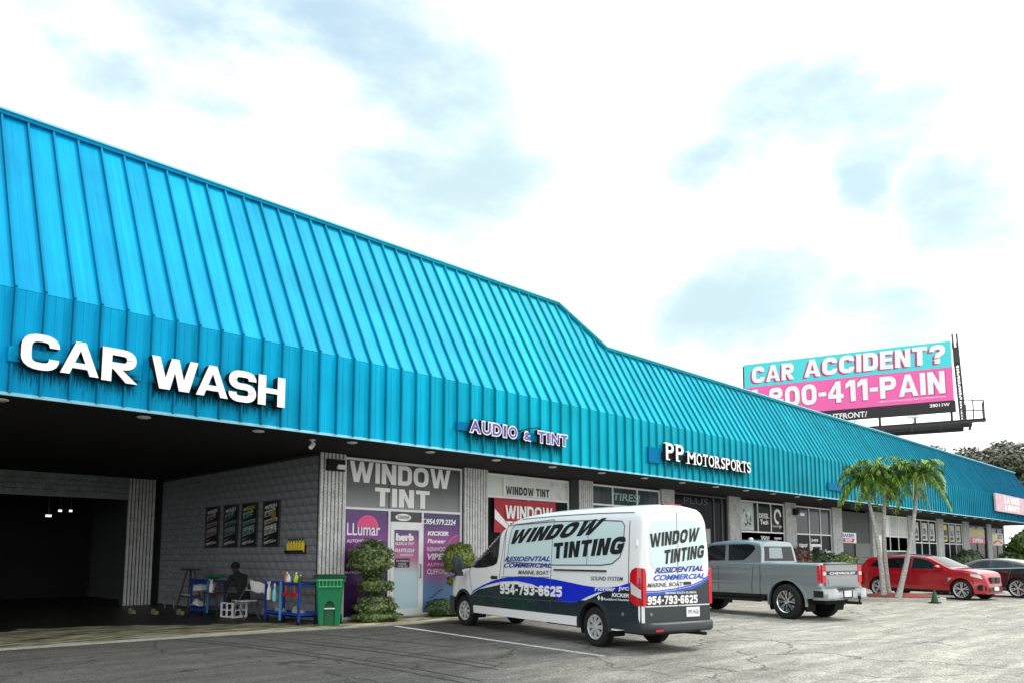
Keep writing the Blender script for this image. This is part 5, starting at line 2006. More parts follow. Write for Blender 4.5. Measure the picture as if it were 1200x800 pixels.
body.patch('fuel_door', [(.72 + .08 * math.cos(a), 1.12 + .08 * math.sin(a)) for a in [math.pi * k / 6 for k in range(12)]], M['truck_lite'], truck, .004)
body.patch('fuel_door_gap', [(.72 + .086 * math.cos(a), 1.12 + .086 * math.sin(a)) for a in [math.pi * k / 6 for k in range(12)]], M['seamline'], truck, .0025)
cab.patch('windscreen', [(3.02, -.58), (3.02, .58), (3.72, .62), (3.72, -.62)], M['car_glass'], truck, .008, surf='top', step=.12)
rwm = MB()
rwm.prism([(.60, 1.47), (-.60, 1.47), (-.54, 1.86), (.54, 1.86)], -.01, .012, lambda u, v, w: (.797 + (v - 1.44) * .13 - w, u, v))
rwm.build('rear_window', M['car_glass'], truck)
rwd = MB()
rwd.prism([(.42, 1.54), (-.12, 1.54), (-.12, 1.83), (.38, 1.83)], .014, .016, lambda u, v, w: (.797 + (v - 1.44) * .13 - w, u, v))
rwd.build('rear_window_reflection', mat('painted_window_reflection', (.25, .30, .31), .2), truck)  # whitish reflection in the glass, painted as a thin pale sheet
tg = MB()
tg.box((-1.055, 0, 1.13), (.05, 1.28, .54), 0)
tg.box((-1.085, 0, 1.18), (.02, 1.2, .10), 2)
tg.box((-1.084, 0, .96), (.02, 1.14, .16), 1)
tg.box((-1.07, 0, 1.405), (.10, 1.30, .03), 2)
tg.build('tailgate', [M['truck_lite'], M['truck'], M['van_plastic']], truck)
quad_text('lettering', 'CHEVROLET', [(.52, 1.145), (-.52, 1.145), (-.52, 1.205), (.52, 1.205)], lambda w, h: (-1.099, w, h), M['sign_white'], truck, bold=.03)
for sd_ in (1, -1):
    m = MB()
    m.box((-1.06, sd_ * .715, 1.16), (.06, .14, .44))
    m.build('tail_lamp', M['red_lamp'], truck)
    MB().box((-1.095, sd_ * .715, 1.17), (.01, .11, .08)).build('reversing_lamp', M['clear_lamp'], truck)
bp_ = MB()
bpl = [(-.85, .84), (-1.1, .84), (-1.22, .78), (-1.27, .66), (-1.28, .45), (-1.22, .38), (-1.22, -.38), (-1.28, -.45), (-1.27, -.66), (-1.22, -.78), (-1.1, -.84), (-.85, -.84)]
vs, fs = [], []
for z, g_ in ((.52, .04), (.56, 0), (.76, 0), (.80, .03), (.80, .2)):
    for x, y in bpl:
        vs.append((x + g_, y, z))
n = len(bpl)
for j in range(4):
    for k in range(n - 1):
        fs.append((j * n + k, j * n + k + 1, (j + 1) * n + k + 1, (j + 1) * n + k))
bp_.add(vs, fs)
bp_.build('rear_bumper', M['truck_lite'], truck, smooth=40)
bs = MB()
bs.box((-1.0, .855, .67), (.26, .01, .16)).box((-1.225, 0, .66), (.012, .36, .18)).box((-1.23, 0, .82), (.12, .7, .012))
bs.build('bumper_step', M['black'], truck)
MB().box((-1.236, .02, .67), (.01, .28, .15)).build('licence_plate', M['sign_white'], truck)
ht = MB()
ht.box((-1.3, -.1, .45), (.4, .07, .07))
ht.lathe([(.02, 0), (.02, .06), (.04, .09), (.035, .14), (.01, .16)], 12, c=(-1.46, -.1, .48))
ht.build('tow_hitch', M['black'], truck, smooth=40)
MB().box((1.6, 0, .5), (5, .9, .2)).build('underbody', M['black'], truck)
for x in tw:
    MB().tube([(x, -.65, .44), (x, .65, .44)], .055).build('axle', M['black'], truck)
ant = MB()
ant.lathe([(.09, 0), (.08, .05), (.03, .09)], 12, c=(1.6, .2, 2.03))
ant.build('roof_antenna', M['truck_lite'], truck, smooth=40)

# ---- red SUV, nose towards the lot
SAZ = R(257)
suv = thing('suv_car', 'glossy red sport utility car parked nose out behind the three palm trunks', 'car', (32.55, 8.3, 0), SAZ)
RS = Shell([(-4.12, .90), (-4.08, 1.10), (-3.98, 1.28), (-3.80, 1.50), (-3.3, 1.585), (-2.6, 1.63), (-1.94, 1.64), (-1.3, 1.56), (-.8, 1.34), (-.34, 1.14), (.05, 1.11), (.40, 1.05), (.62, .97), (.74, .82), (.80, .55)],
           [(-4.2, .38), (-3.7, .26), (.55, .24), (.8, .26)], [(-4.12, .66), (-4.02, .78), (-3.6, .84), (-1, .86), (0.2, .86), (.48, .80), (.68, .66), (.80, .46)],
           [(.2, .95), (.4, 1.0), (.7, .99), (.95, 1.0), (1.08, .97), (1.3, .87), (1.64, .74)], rnd=.09, crown=.03)
sw_ = (0.02, -3.22)
cuts = [arch_cutter(x, .37, .43, a, b) for x in sw_ for a, b in ((.5, 1.2), (-1.2, -.5))]
obj('body', RS.mesh('body', [-4.12, -4.1, -4.06, -4.0, -3.9] + frange(-3.8, -1.5, .15) + frange(-1.4, .6, .1) + [.65, .70, .74, .78, .80], M['red_car'], cuts), suv)
for sd_ in (1, -1):
    RS.patch('side_window', [(-.62, 1.13), (-1.35, 1.47), (-1.7, 1.53), (-1.82, 1.53), (-1.84, 1.12)], M['car_glass'], suv, .006, sd_)
    RS.patch('side_window', [(-1.93, 1.12), (-1.92, 1.54), (-2.6, 1.53), (-2.95, 1.49), (-3.0, 1.15)], M['car_glass'], suv, .006, sd_)
    RS.patch('quarter_window', [(-3.08, 1.16), (-3.04, 1.47), (-3.35, 1.42), (-3.62, 1.24), (-3.5, 1.19)], M['car_glass'], suv, .006, sd_)
    RS.patch('sill', [(-.4, .24), (-.4, .33), (-2.8, .36), (-2.8, .25)], M['black'], suv, .006, sd_)
    for x in sw_:
        liner(suv, x, .37, .425, sd_ * .51, sd_ * .82)
        flare(RS, suv, x, .37, .42, .45, sd_, M['red_car'], off=.015)
        wheel(suv, x, sd_ * .75, .37, .25, sd_, 'star', .285)
    for pts in ([(-.55, .36), (-.5, 1.08)], [(-1.88, .38), (-1.88, 1.12)], [(-2.85, .62), (-3.0, 1.12)]):
        RS.stroke('panel_gap', pts, M['seamline'], suv, .014, .006, sd_)
    for s_ in (-1.65, -2.72):
        MB().box((s_, sd_ * .858, .96), (.22, .03, .035)).build('door_handle', M['red_car'], suv)
    RS.patch('fender_vent', [(-.42, .80), (-.30, .80), (-.48, .58), (-.52, .60)], M['chrome'], suv, .006, sd_)
    RS.patch('headlight', [(.36, .88), (.38, .96), (.60, .93), (.74, .84), (.68, .78)], M['clear_lamp'], suv, .012, sd_)
    RS.patch('air_intake', [(.56, .36), (.54, .52), (.64, .58), (.76, .50), (.76, .36)], M['black'], suv, .012, sd_)
    RS.patch('tail_lamp', [(-3.75, .98), (-3.75, 1.08), (-4.06, 1.06), (-4.08, .92)], M['red_lamp'], suv, .01, sd_)
    mr_ = MB()
    mr_.lathe([(.03, -.09), (.09, -.06), (.10, .02), (.06, .08)], 12, mx=Matrix.Rotation(R(90), 3, 'X') @ Matrix.Diagonal((1.2, .8, 1.2)), c=(-.78, sd_ * .98, 1.18))
    mr_.box((-.76, sd_ * .89, 1.12), (.06, .16, .04))
    mr_.build('wing_mirror', M['red_car'], suv, smooth=40)
RS.patch('windscreen', [(-1.25, -.52), (-1.25, .52), (-.45, .68), (-.45, -.68)], M['car_glass'], suv, .008, surf='top', step=.12)
RS.patch('roof_panel', [(-3.6, -.5), (-3.6, .5), (-1.4, .5), (-1.4, -.5)], M['dark_car'], suv, .008, surf='top', step=.2)
g_ = MB()
for sd_ in (1, -1):
    g_.box((.785, sd_ * .17, .72), (.08, .27, .22))
g_.box((.79, 0, .38), (.06, .9, .14))
g_.build('grille', M['black_gloss'], suv)
MB().box((.835, 0, .42), (.015, .3, .13)).build('licence_plate', M['sign_white'], suv)
MB().box((-3.95, 0, 1.54), (.26, 1.0, .025)).build('roof_spoiler', M['red_car'], suv)
MB().box((-1.6, 0, .3), (4.5, 1.3, .12)).build('underbody', M['black'], suv)
splt = MB().box((.70, 0, .25), (.2, 1.3, .03)).build('front_lip', M['red_car'], suv)

# ---- dark coupe style SUV at the frame edge, nose in
dark = thing('suv_car', 'black fastback sport utility car with silver wheels, behind the red one at the right', 'car', (35.75, 7.15, 0), R(77))
DS = Shell([(-1.05, .85), (-1.02, 1.02), (-.9, 1.14), (-.4, 1.27), (.2, 1.42), (.9, 1.49), (1.5, 1.46), (2.0, 1.30), (2.5, 1.08), (3.0, 1.0), (3.6, .90), (3.85, .75), (3.92, .5)],
           [(-1.1, .40), (-.7, .27), (3.4, .25), (3.92, .28)], [(-1.05, .72), (-.95, .84), (-.5, .93), (2.6, .93), (3.2, .88), (3.65, .74), (3.92, .5)],
           [(.2, .94), (.4, .99), (.75, .98), (.98, 1.0), (1.1, .96), (1.5, .72)], rnd=.09, crown=.03)
dw = (0.0, 2.95)
cuts = [arch_cutter(x, .37, .42, a, b) for x in dw for a, b in ((.5, 1.2), (-1.2, -.5))]
obj('body', DS.mesh('body', [-1.05, -1.03, -.98, -.9] + frange(-.8, 3.6, .14) + [3.7, 3.8, 3.88, 3.92], M['dark_car'], cuts), dark)
for sd_ in (1, -1):
    DS.patch('side_window', [(1.95, 1.12), (1.5, 1.37), (1.05, 1.42), (1.02, 1.12)], M['glass2'], dark, .006, sd_)
    DS.patch('side_window', [(.96, 1.12), (.98, 1.42), (.5, 1.40), (.25, 1.35), (.18, 1.13)], M['glass2'], dark, .006, sd_)
    DS.patch('quarter_window', [(.12, 1.14), (.18, 1.34), (-.15, 1.25), (-.35, 1.17)], M['glass2'], dark, .006, sd_)
    for pts in ([(1.0, .32), (1.0, 1.1)], [(.38, .5), (.2, 1.1)]):
        DS.stroke('panel_gap', pts, M['steel'], dark, .012, .006, sd_)
    DS.stroke('window_trim', [(2.0, 1.1), (.9, 1.105), (-.4, 1.16)], M['chrome'], dark, .02, .008, sd_)
    for x in dw:
        liner(dark, x, .37, .415, sd_ * .51, sd_ * .88)
        flare(DS, dark, x, .37, .41, .44, sd_, M['dark_car'], off=.015)
        wheel(dark, x, sd_ * .82, .37, .26, sd_, 'star', .29)
    MB().box((.42, sd_ * .93, .99), (.22, .03, .04)).build('door_handle', M['chrome'], dark)
    DS.patch('tail_lamp', [(-.8, .92), (-.78, 1.0), (-.98, 1.0), (-1.0, .9)], M['red_lamp'], dark, .01, sd_)
DS.patch('windscreen', [(1.6, -.5), (1.6, .5), (2.45, .66), (2.45, -.66)], M['car_glass'], dark, .008, surf='top', step=.12)
MB().box((1.5, 0, .3), (4.4, 1.3, .12)).build('underbody', M['black'], dark)

# ------------------------------------------------------------------ wash bay things
XB = 9.2
cart = thing('bottle_cart', 'blue two-shelf cart hung with spray bottles and red brushes, next to the green bin', 'cart', (9.35, 16.8, .02))
c = MB()
for z in (.20, .92):
    c.box((0, 0, z), (.50, 1.62, .03))
    c.box((-.24, 0, z + .03), (.02, 1.62, .10 if z < .5 else .05))
    c.box((.24, 0, z + .03), (.02, 1.62, .10 if z < .5 else .05))
    for y in (-.80, .80):
        c.box((0, y, z + .03), (.46, .02, .10 if z < .5 else .05))
c.build('shelf_frame', M['cart_blue'], cart)
for x in (-.24, .24):
    for y in (-.79, .79):
        MB().box((x, y, .52), (.05, .05, .90)).build('leg', M['cart_blue'], cart)
MB().tube([(-.27, .02, .08), (-.27, .02, .98)], .03).build('post', M['cart_light'], cart)
for x in (-.22, .22):
    for y in (-.72, .72):
        MB().lathe([(.045, -.015), (.045, .015)], 14, mx=Matrix.Rotation(R(90), 3, 'Y'), c=(x, y, .045)).box((x, y, .11), (.03, .05, .1)).build('caster', M['black'], cart)
brk = mat('shelf_clutter', (.32, .34, .30), .6, var=.6, vscale=10)


def bottle(name, label, loc, h, r_, mt, cap=None, spray=False, group=None, hang=False):
    t = thing(name, label, 'bottle', loc, random.uniform(0, 6), group)
    MB().lathe([(r_ * .9, 0), (r_, h * .05), (r_, h * .6), (r_ * .45, h * .8), (r_ * .3, h * .85), (r_ * .3, h * .9)], 14).build('bottle_body', mt, t, smooth=40)
    k = MB().lathe([(r_ * .36, h * .88), (r_ * .36, h), (r_ * .2, h * 1.02)], 12)
    if spray:
        k.box((r_ * .5, 0, h * 1.02), (r_ * 2.4, r_ * .6, h * .12)).tube([(r_ * 1.2, 0, h), (r_ * 1.0, 0, h * .82)], r_ * .13, 6)
    k.build('cap', cap or M['white'], t)
    return t


bottle('spray_bottle', 'white spray bottle hung on the blue cart, left of two', (9.05, 17.32, .56), .40, .055, M['white'], spray=True)
bottle('spray_bottle', 'white and teal spray bottle hung on the blue cart by its bright post', (9.05, 17.05, .54), .38, .055, M['teal_film'], spray=True)
bottle('bottle', 'orange bottle standing on the blue cart', (9.25, 16.85, .96), .26, .06, M['orange'])
bottle('bottle', 'white bottle standing on the blue cart between orange and lime ones', (9.20, 16.68, .96), .22, .06, M['white'])
bottle('bottle', 'lime yellow bottle standing on the blue cart', (9.25, 16.42, .96), .26, .06, M['lime'])
bottle('bottle', 'dark green bottle standing on the blue cart nearest the bin', (9.25, 16.22, .96), .20, .05, M['green_lid'])
for k, y in enumerate((16.55, 16.15)):
    br = thing('scrub_brush', ['red scrub brush hanging from the blue cart below the lime bottle', 'red scrub brush hanging from the blue cart nearest the green bin'][k], 'brush', (9.07, y, .70))
    MB().tube([(0, 0, .05), (0, .03, .22)], .02).build('handle', M['redp'], br)
    MB().box((0, 0, .03), (.06, .26, .05)).box((0, 0, -.01), (.05, .24, .04)).build('brush_head', M['redp'], br)
for k, (y, s_) in enumerate(((17.35, .14), (17.05, .10), (16.5, .16), (16.2, .12))):
    j = thing('jug', ['small pale jug lying on the lower shelf at the left end of the cart', 'small pale jug on the lower shelf beside the bright post', 'pale jug on the lower shelf under the red brushes', 'pale jug on the lower shelf nearest the green bin'][k], 'jug', (9.3, y, .24))
    MB().lathe([(s_ * .5, 0), (s_ * .55, s_ * .6), (s_ * .3, s_), (s_ * .15, s_ * 1.2)], 12).build('jug_body', brk, j, smooth=40)
    MB().tube([(s_ * .3, 0, s_), (s_ * .75, 0, s_ * .9), (s_ * .6, 0, s_ * .3)], s_ * .07, 6).build('handle', brk, j)
yr = thing('bottle_rack', 'small black wall rack holding a row of yellow bottles', 'rack', (9.80, 17.47, 1.66))
MB().box((.0, 0, .02), (.12, .90, .02)).box((-.055, 0, .06), (.012, .90, .05)).box((.05, 0, .12), (.012, .90, .25)).build('rack', M['black'], yr)
for k in range(6):
    bt = bottle('bottle', 'x', (9.80, 17.12 + k * .14, 1.69), .34, .052, M['yellow'], M['black'], group='yellow bottles in the wall rack')
    bt['label'] = 'yellow bottle with black cap standing in the small black wall rack'
for k, (ya, yb, mt_) in enumerate(((22.80, 21.95, (.42, .36, .33)), (21.58, 20.75, (.22, .33, .38)), (20.45, 19.60, (.30, .52, .50)), (19.20, 18.38, (.72, .72, .70)))):
    lab = ['black wash price poster, farthest left of four on the block wall', 'black and grey wash price poster, second from left on the block wall', 'black and teal wash price poster with yellow heading, third on the block wall', 'black and white wash price poster with gold badge, nearest the pillar'][k]
    t = thing('wall_poster', lab, 'poster', (9.815, (ya + yb) / 2, 1.88))
    w = ya - yb
    f_ = MB()
    for a, b in (((-w / 2 - .04, -.04), (w / 2 + .04, 0)), ((-w / 2 - .04, 1.14), (w / 2 + .04, 1.18)), ((-w / 2 - .04, 0), (-w / 2, 1.14)), ((w / 2, 0), (w / 2 + .04, 1.14))):
        f_.box2((-.02, a[0], a[1]), (.02, b[0], b[1]))
    f_.build('frame', M['mortar'], t)
    MB().box2((-.004, -w / 2, 0), (.01, w / 2, 1.14)).build('sheet', M['ink'], t)
    pm = mat('poster_print', mt_, .5, var=.7, vscale=5)
    rnd = random.Random(k)
    z = .12
    q = 0
    fnp = lambda u, v: (-.0075, -u, v)
    bands = [(.06, .09, .7), (.15, .17, .5), (.26, .50, .9), (.54, .66, .95), (.74, .90, .8), (.96, 1.02, .5)]
    for (a, b, ww) in bands:
        x0_ = -w / 2 + .05
        x1_ = x0_ + (w - .1) * ww
        m = MB()
        m.add([fnp(x0_, a), fnp(x1_, a + .10), fnp(x1_, b + .08), fnp(x0_, b)], [(0, 1, 2, 3)])
        m.build('printed_band', pm if (b - a) > .05 else M['sign_white'], t)
    for s_, z0, z1, mm in (('WASH', .93, 1.05, M['yellow'] if k == 2 else M['sign_white']), ('EXPRESS', .55, .64, M['ink']), ('DETAIL', .30, .40, M['ink']), ('$25', .76, .86, M['ink']), ('BEST SHINE', .03, .08, M['sign_white'])):
        quad_text('lettering', s_, [(-w / 2 + .08, z0), (w / 2 - .12, z0 + .07), (w / 2 - .12, z1 + .07), (-w / 2 + .08, z1)], lambda u, v: (-.0095, -u, v), mm, t, bold=.03)
    if k == 3:
        MB().lathe([(.13, 0), (.13, .004)], 16, mx=Matrix.Rotation(R(-90), 3, 'Y'), c=(-.0105, -.12, .82)).build('badge', mat('gold_badge', (.35, .30, .06), .4), t)

# left cart
cart2 = thing('supply_cart', 'blue open cart with papers beside the seated person', 'cart', (9.25, 21.2, .02))
c = MB()
for z in (.18, .90):
    c.box((0, 0, z), (.50, 1.10, .03)).box((-.24, 0, z - .02), (.02, 1.10, .14))
c.build('shelf_frame', M['cart_blue'], cart2)
for x in (-.24, .24):
    for y in (-.53, .53):
        MB().box((x, y, .48), (.045, .045, .86)).build('leg', M['cart_light'] if (y < 0 and x < 0) else M['cart_blue'], cart2)
for k, (y, z, w, h, lab) in enumerate(((21.15, .66, .50, .14, 'white box of papers on the upper part of the blue supply cart'), (21.2, .24, .62, .20, 'crumpled white paper on the bottom shelf of the supply cart'))):
    t = thing('paper_box', lab, 'box', (9.1, y, z + .0))
    if k == 0:
        MB().add([(-.2, -w / 2, 0), (.2, -w / 2 + .04, .05), (.2, w / 2 + .04, .05), (-.2, w / 2, 0), (-.2, -w / 2 - .1, h), (.2, -w / 2 - .05, h + .05), (.2, w / 2 - .05, h + .05), (-.2, w / 2 - .1, h)], [(0, 1, 2, 3), (4, 5, 6, 7), (0, 1, 5, 4), (1, 2, 6, 5), (2, 3, 7, 6), (3, 0, 4, 7)]).build('carton', M['white'], t)
        MB().box((0, 0, h + .03), (.2, .3, .02)).build('paper', M['alu'], t)
        sp_ = MB().box((.0, 0, -.45), (.46, 1.04, .02))
    else:
        mm = MB()
        mm.add([(-.2, -w / 2, 0), (-.2, w / 2, 0), (-.15, .05, h), (.1, -w / 2 + .1, .02), (.1, w / 2 - .1, .02), (-.22, .12, .05)], [(0, 5, 2), (5, 1, 2), (0, 2, 3), (1, 4, 2), (2, 4, 3)])
        mm.build('paper', M['white'], t)
cart2_shelf = MB().box((0, 0, .62), (.46, 1.04, .02)).build('middle_shelf', M['steel'], cart2)
cl = MB()
rnd = random.Random(3)
vs = []
nn = 14
for a in range(nn + 1):
    for b in range(7):
        u, v = a / nn, b / 6
        vs.append(((v - .5) * .34, (u - .5) * .98, .045 + .07 * math.sin(u * 9) * math.sin(v * 3) + rnd.uniform(0, .05)))
cl.add(vs, [(a * 7 + b, (a + 1) * 7 + b, (a + 1) * 7 + b + 1, a * 7 + b + 1) for a in range(nn) for b in range(6)])
clo = cl.build('towel', M['green_cloth'], None, smooth=60, loc=(9.15, 20.55, .955))
tag(clo, 'crumpled green towel heaped on top of the supply cart by the person', 'towel')
bottle('spray_bottle', 'white spray bottle at the supply cart edge in front of the person', (9.0, 20.42, .62), .32, .06, M['white'], spray=True)
# stand with white pan
std = thing('tripod_stand', 'dark splayed stand with a flat top bar, left of the supply cart', 'stand', (9.2, 22.3, .02))
for dx, dy in ((-.22, -.42), (-.22, .42), (.22, -.42), (.22, .42)):
    MB().tube([(dx, dy, 0), (dx * .25, dy * .25, 1.18)], .022).build('leg', M['dksteel'], std)
MB().box((0, 0, 1.20), (.25, .95, .05)).build('top_bar', M['dksteel'], std)
pan = tag(MB().lathe([(.20, 0), (.30, .05), (.31, .06), (.22, .02)], 20).build('pan', M['white'], None, smooth=50, loc=(9.2, 22.15, .47)), 'shallow white pan held low in the dark splayed stand', 'pan')
MB().box((0, 0, .42), (.30, .60, .03)).build('low_shelf', M['dksteel'], std)
for k, (x_, y_) in enumerate(((7.75, 22.6), (8.1, 21.9), (8.55, 21.3))):
    tg_ = thing('floor_bracket', ['small tan bracket on the bay floor, leftmost of three', 'small tan bracket on the bay floor, middle of three', 'small tan bracket on the bay floor, nearest the supply cart'][k], 'bracket', (x_, y_, .02))
    MB().box((0, 0, .05), (.10, .30, .10)).box((0, .1, .12), (.08, .08, .05)).build('casting', mat('tan_paint', (.22, .19, .10), .7), tg_)
hose = thing('hose_guard', 'small grey bent pipe hoop standing at the foot of the far block wall', 'pipe', (9.3, 24.0, .02))
MB().tube([(0, -.35, 0), (0, -.33, .28), (0, -.15, .42), (0, .15, .42), (0, .33, .28), (0, .35, 0)], .02).build('hoop', M['steel'], hose)

# folding chair, crate
ch_ = thing('folding_chair', 'folding chair with a white towel over its back, behind the seated person', 'chair', (9.2, 18.85, .02))
for x in (-.2, .2):
    MB().tube([(x, .35, 0), (x, -.05, .45), (x, -.62, .98)], .014).build('leg', M['steel'], ch_)
    MB().tube([(x, -.42, 0), (x, .02, .42), (x, .22, .45)], .014).build('leg', M['steel'], ch_)
MB().box((0, .02, .45), (.42, .44, .03)).build('seat', M['alu'], ch_)
MB().box((0, -.50, .85), (.40, .05, .20), mx=Matrix.Rotation(R(-40), 3, 'X')).build('backrest', M['dksteel'], ch_)
tw_ = MB()
rnd = random.Random(9)
vs = []
for a in range(9):
    for b in range(5):
        u, v = a / 8, b / 4
        z = .98 - .26 * abs(u * 2 - 1) ** 1.3
        vs.append((-.20 + .38 * v, -.64 + .30 * u + (.06 * math.sin(v * 5)), z - .10 * v + rnd.uniform(-.02, .02)))
tw_.add(vs, [(a * 5 + b, (a + 1) * 5 + b, (a + 1) * 5 + b + 1, a * 5 + b + 1) for a in range(8) for b in range(4)])
tag(tw_.build('towel', M['white'], None, smooth=60, loc=(9.2, 18.78, .04)), 'white towel thrown over the back of the folding chair', 'towel')
cr = thing('crate', 'white open plastic crate on the floor under the folding chair', 'crate', (9.15, 19.36, .02), R(6))
c = MB()
for z in (.03, .20, .37):
    for x in (-.20, .20):
        c.box((x, 0, z), (.02, .52, .03))
    for y in (-.26, .26):
        c.box((0, y, z), (.40, .02, .03))
for x, y in ((-.2, -.26), (-.2, .26), (.2, -.26), (.2, .26), (-.2, 0), (.2, 0)):
    c.box((x, y, .20), (.03, .05, .38))
c.build('crate_frame', M['white'], cr)
MB().box((0, 0, .02), (.38, .60, .02)).build('crate_floor', M['white'], cr)
rt = thing('low_table', 'low dark red topped table in front of the seated person', 'table', (9.1, 20.25, .02))
MB().box((0, 0, .60), (.42, .95, .03)).build('tabletop', mat('dark_red_top', (.12, .015, .02), .5), rt)
for x, y in ((-.18, -.4), (-.18, .4), (.18, -.4), (.18, .4)):
    MB().box((x, y, .29), (.03, .03, .59)).build('leg', M['dksteel'], rt)


# ---- seated person, one skinned body facing +Y
def person():
    t = thing('person', 'person in dark clothes sitting hunched on the folding chair, facing left', 'person', (9.2, 18.95, .02))
    J = {}
    V_, E_, Rr = [], [], []

    def j(n, p, r_, par=None):
        J[n] = len(V_)
        V_.append(p)
        Rr.append(r_)
        if par is not None:
            E_.append((J[par], J[n]))
    j('pelvis', (0, .0, .55), .17)
    j('waist', (0, .06, .72), .155, 'pelvis')
    j('chest', (0, .20, .93), .17, 'waist')
    j('upper', (0, .33, 1.07), .15, 'chest')
    j('neck', (0, .44, 1.14), .062, 'upper')
    j('skull0', (0, .50, 1.20), .085, 'neck')
    j('skull1', (0, .54, 1.27), .105, 'skull0')
    j('skull2', (0, .555, 1.34), .085, 'skull1')
    for s_ in (-1, 1):
        k = str(s_)
        j('sh' + k, (s_ * .19, .34, 1.04), .075, 'upper')
        j('el' + k, (s_ * .25, .50, .78), .052, 'sh' + k)
        j('wr' + k, (s_ * .14, .76, .80), .032, 'el' + k)
        j('pm' + k, (s_ * .11, .83, .80), .036, 'wr' + k)
        for f in range(4):
            fx = s_ * .11 + (f - 1.5) * .022
            j('f%d' % f + k, (fx, .885, .795), .011, 'pm' + k)
            j('g%d' % f + k, (fx * .98, .93 - .006 * abs(f - 1), .772), .009, 'f%d' % f + k)
        j('th' + k, (s_ * .11 - s_ * .045, .845, .81), .012, 'pm' + k)
        j('ti' + k, (s_ * .11 - s_ * .055, .885, .80), .010, 'th' + k)
        j('hip' + k, (s_ * .10, .06, .53), .115, 'pelvis')
        j('kn' + k, (s_ * .15, .52, .56), .075, 'hip' + k)
        j('ca' + k, (s_ * .15, .56, .34), .062, 'kn' + k)
        j('an' + k, (s_ * .14, .58, .10), .042, 'ca' + k)
        j('he' + k, (s_ * .14, .56, .045), .045, 'an' + k)
        j('to' + k, (s_ * .15, .74, .035), .038, 'he' + k)
        j('tp' + k, (s_ * .155, .80, .030), .028, 'to' + k)
    me = bpy.data.meshes.new('body')
    me.from_pydata(V_, E_, [])
    o = bpy.data.objects.new('body', me)
    COL.objects.link(o)
    sk = o.modifiers.new('skin', 'SKIN')
    for i, r_ in enumerate(Rr):
        me.skin_vertices[0].data[i].radius = (r_, r_)
    me.skin_vertices[0].data[0].use_root = True
    sb = o.modifiers.new('sub', 'SUBSURF')
    sb.levels = 2
    dg = bpy.context.evaluated_depsgraph_get()
    out = bpy.data.meshes.new_from_object(o.evaluated_get(dg))
    bpy.data.objects.remove(o)
    out.materials.clear()
    out.materials.append(M['cloth'])
    out.materials.append(M['skin'])
    out.materials.append(M['black'])
    for p in out.polygons:
        c = p.center
        p.use_smooth = True
        if c.z > 1.16 and c.y > .40:
            p.material_index = 1
        elif c.y > .77 and c.z > .7:
            p.material_index = 1
        elif c.z < .09:
            p.material_index = 2
    obj('body', out, t)
    hr = MB()
    hr.lathe([(.098, -.03), (.112, .0), (.112, .05), (.09, .10), (.05, .125), (.01, .13)], 18, mx=Matrix.Rotation(R(18), 3, 'X'), c=(0, .53, 1.30))
    hr.build('hair', M['black'], t, smooth=50)
    fc = MB()
    fc.tube([(0, .645, 1.285), (0, .668, 1.245)], [.010, .017], 8)
    for s_ in (-1, 1):
        fc.lathe([(.012, -.005), (.016, 0), (.012, .008)], 10, mx=Matrix.Rotation(R(90), 3, 'Y') @ Matrix.Diagonal((1.6, 1, 1)), c=(s_ * .102, .54, 1.27))
    fc.build('nose_and_ears', M['skin'], t, smooth=50)
    ey = MB()
    for s_ in (-1, 1):
        ey.lathe([(.004, -.004), (.011, 0), (.004, .005)], 10, mx=Matrix.Rotation(R(-90), 3, 'X'), c=(s_ * .034, .64, 1.285))
    ey.box((0, .652, 1.215), (.045, .008, .008))
    ey.build('eyes_and_mouth', M['black'], t)
    return t


person()

# ------------------------------------------------------------------ wheelie bin
bn_ = thing('wheelie_bin', 'green wheelie bin with a dark lid standing before the fluted pillar', 'bin', (9.72, 15.72, .03), R(-30))


def ring_loft(rings, mi=0):
    m = MB()
    n = len(rings[0])
    vs = [p for r_ in rings for p in r_]
    fs = []
    for i in range(len(rings) - 1):
        for k in range(n):
            a, b = i * n + k, i * n + (k + 1) % n
            fs.append((a, b, b + n, a + n))
    fs.append(tuple(reversed(range(n))))
    fs.append(tuple(range((len(rings) - 1) * n, len(rings) * n)))
    m.add(vs, fs, mi)
    return m


def rrect(hx, hy, z, r_=.05, oy=0, n=4):
    out = []
    for cx, cy, a0 in ((hx - r_, hy - r_, 0), (-hx + r_, hy - r_, 90), (-hx + r_, -hy + r_, 180), (hx - r_, -hy + r_, 270)):
        for k in range(n + 1):
            a = R(a0 + 90 * k / n)
            out.append((cx + r_ * math.cos(a), cy + r_ * math.sin(a) + oy, z))
    return out


bm1 = ring_loft([rrect(.24, .27, 0), rrect(.26, .30, .30), rrect(.30, .35, .80), rrect(.315, .365, .98), rrect(.345, .39, .99), rrect(.345, .39, 1.06)])
bm1 = bm1.mesh('bin_body', M['green_bin'], 40)
cutm = MB().prism([(-.13, -.2), (-.13, .34), (-.11, .45), (-.06, .53), (0, .56), (.06, .53), (.11, .45), (.13, .34), (.13, -.2)], -.6, -.16, lambda u, v, w: (u, w, v)).mesh('cut', M['green_lid'])
bm1 = boolean_cut(bm1, [cutm], 'bin_body')
obj('bin_body', bm1, bn_)
MB().prism([(-.125, .01), (-.125, .34), (-.105, .44), (-.06, .52), (0, .55), (.06, .52), (.105, .44), (.125, .34), (.125, .01)], -.172, -.165, lambda u, v, w: (u, w, v)).build('recess', mat('shaded_green_plastic', (.0, .13, .045), .5), bn_)
lid = ring_loft([rrect(.365, .43, 1.065, oy=.0), rrect(.37, .435, 1.10), rrect(.34, .40, 1.135), rrect(.20, .25, 1.15)])
lid.build('lid', M['green_lid'], bn_, smooth=40)
gp = MB()
gp.box((0, -.42, 1.03), (.56, .03, .04)).box((0, -.41, .88), (.52, .03, .03))
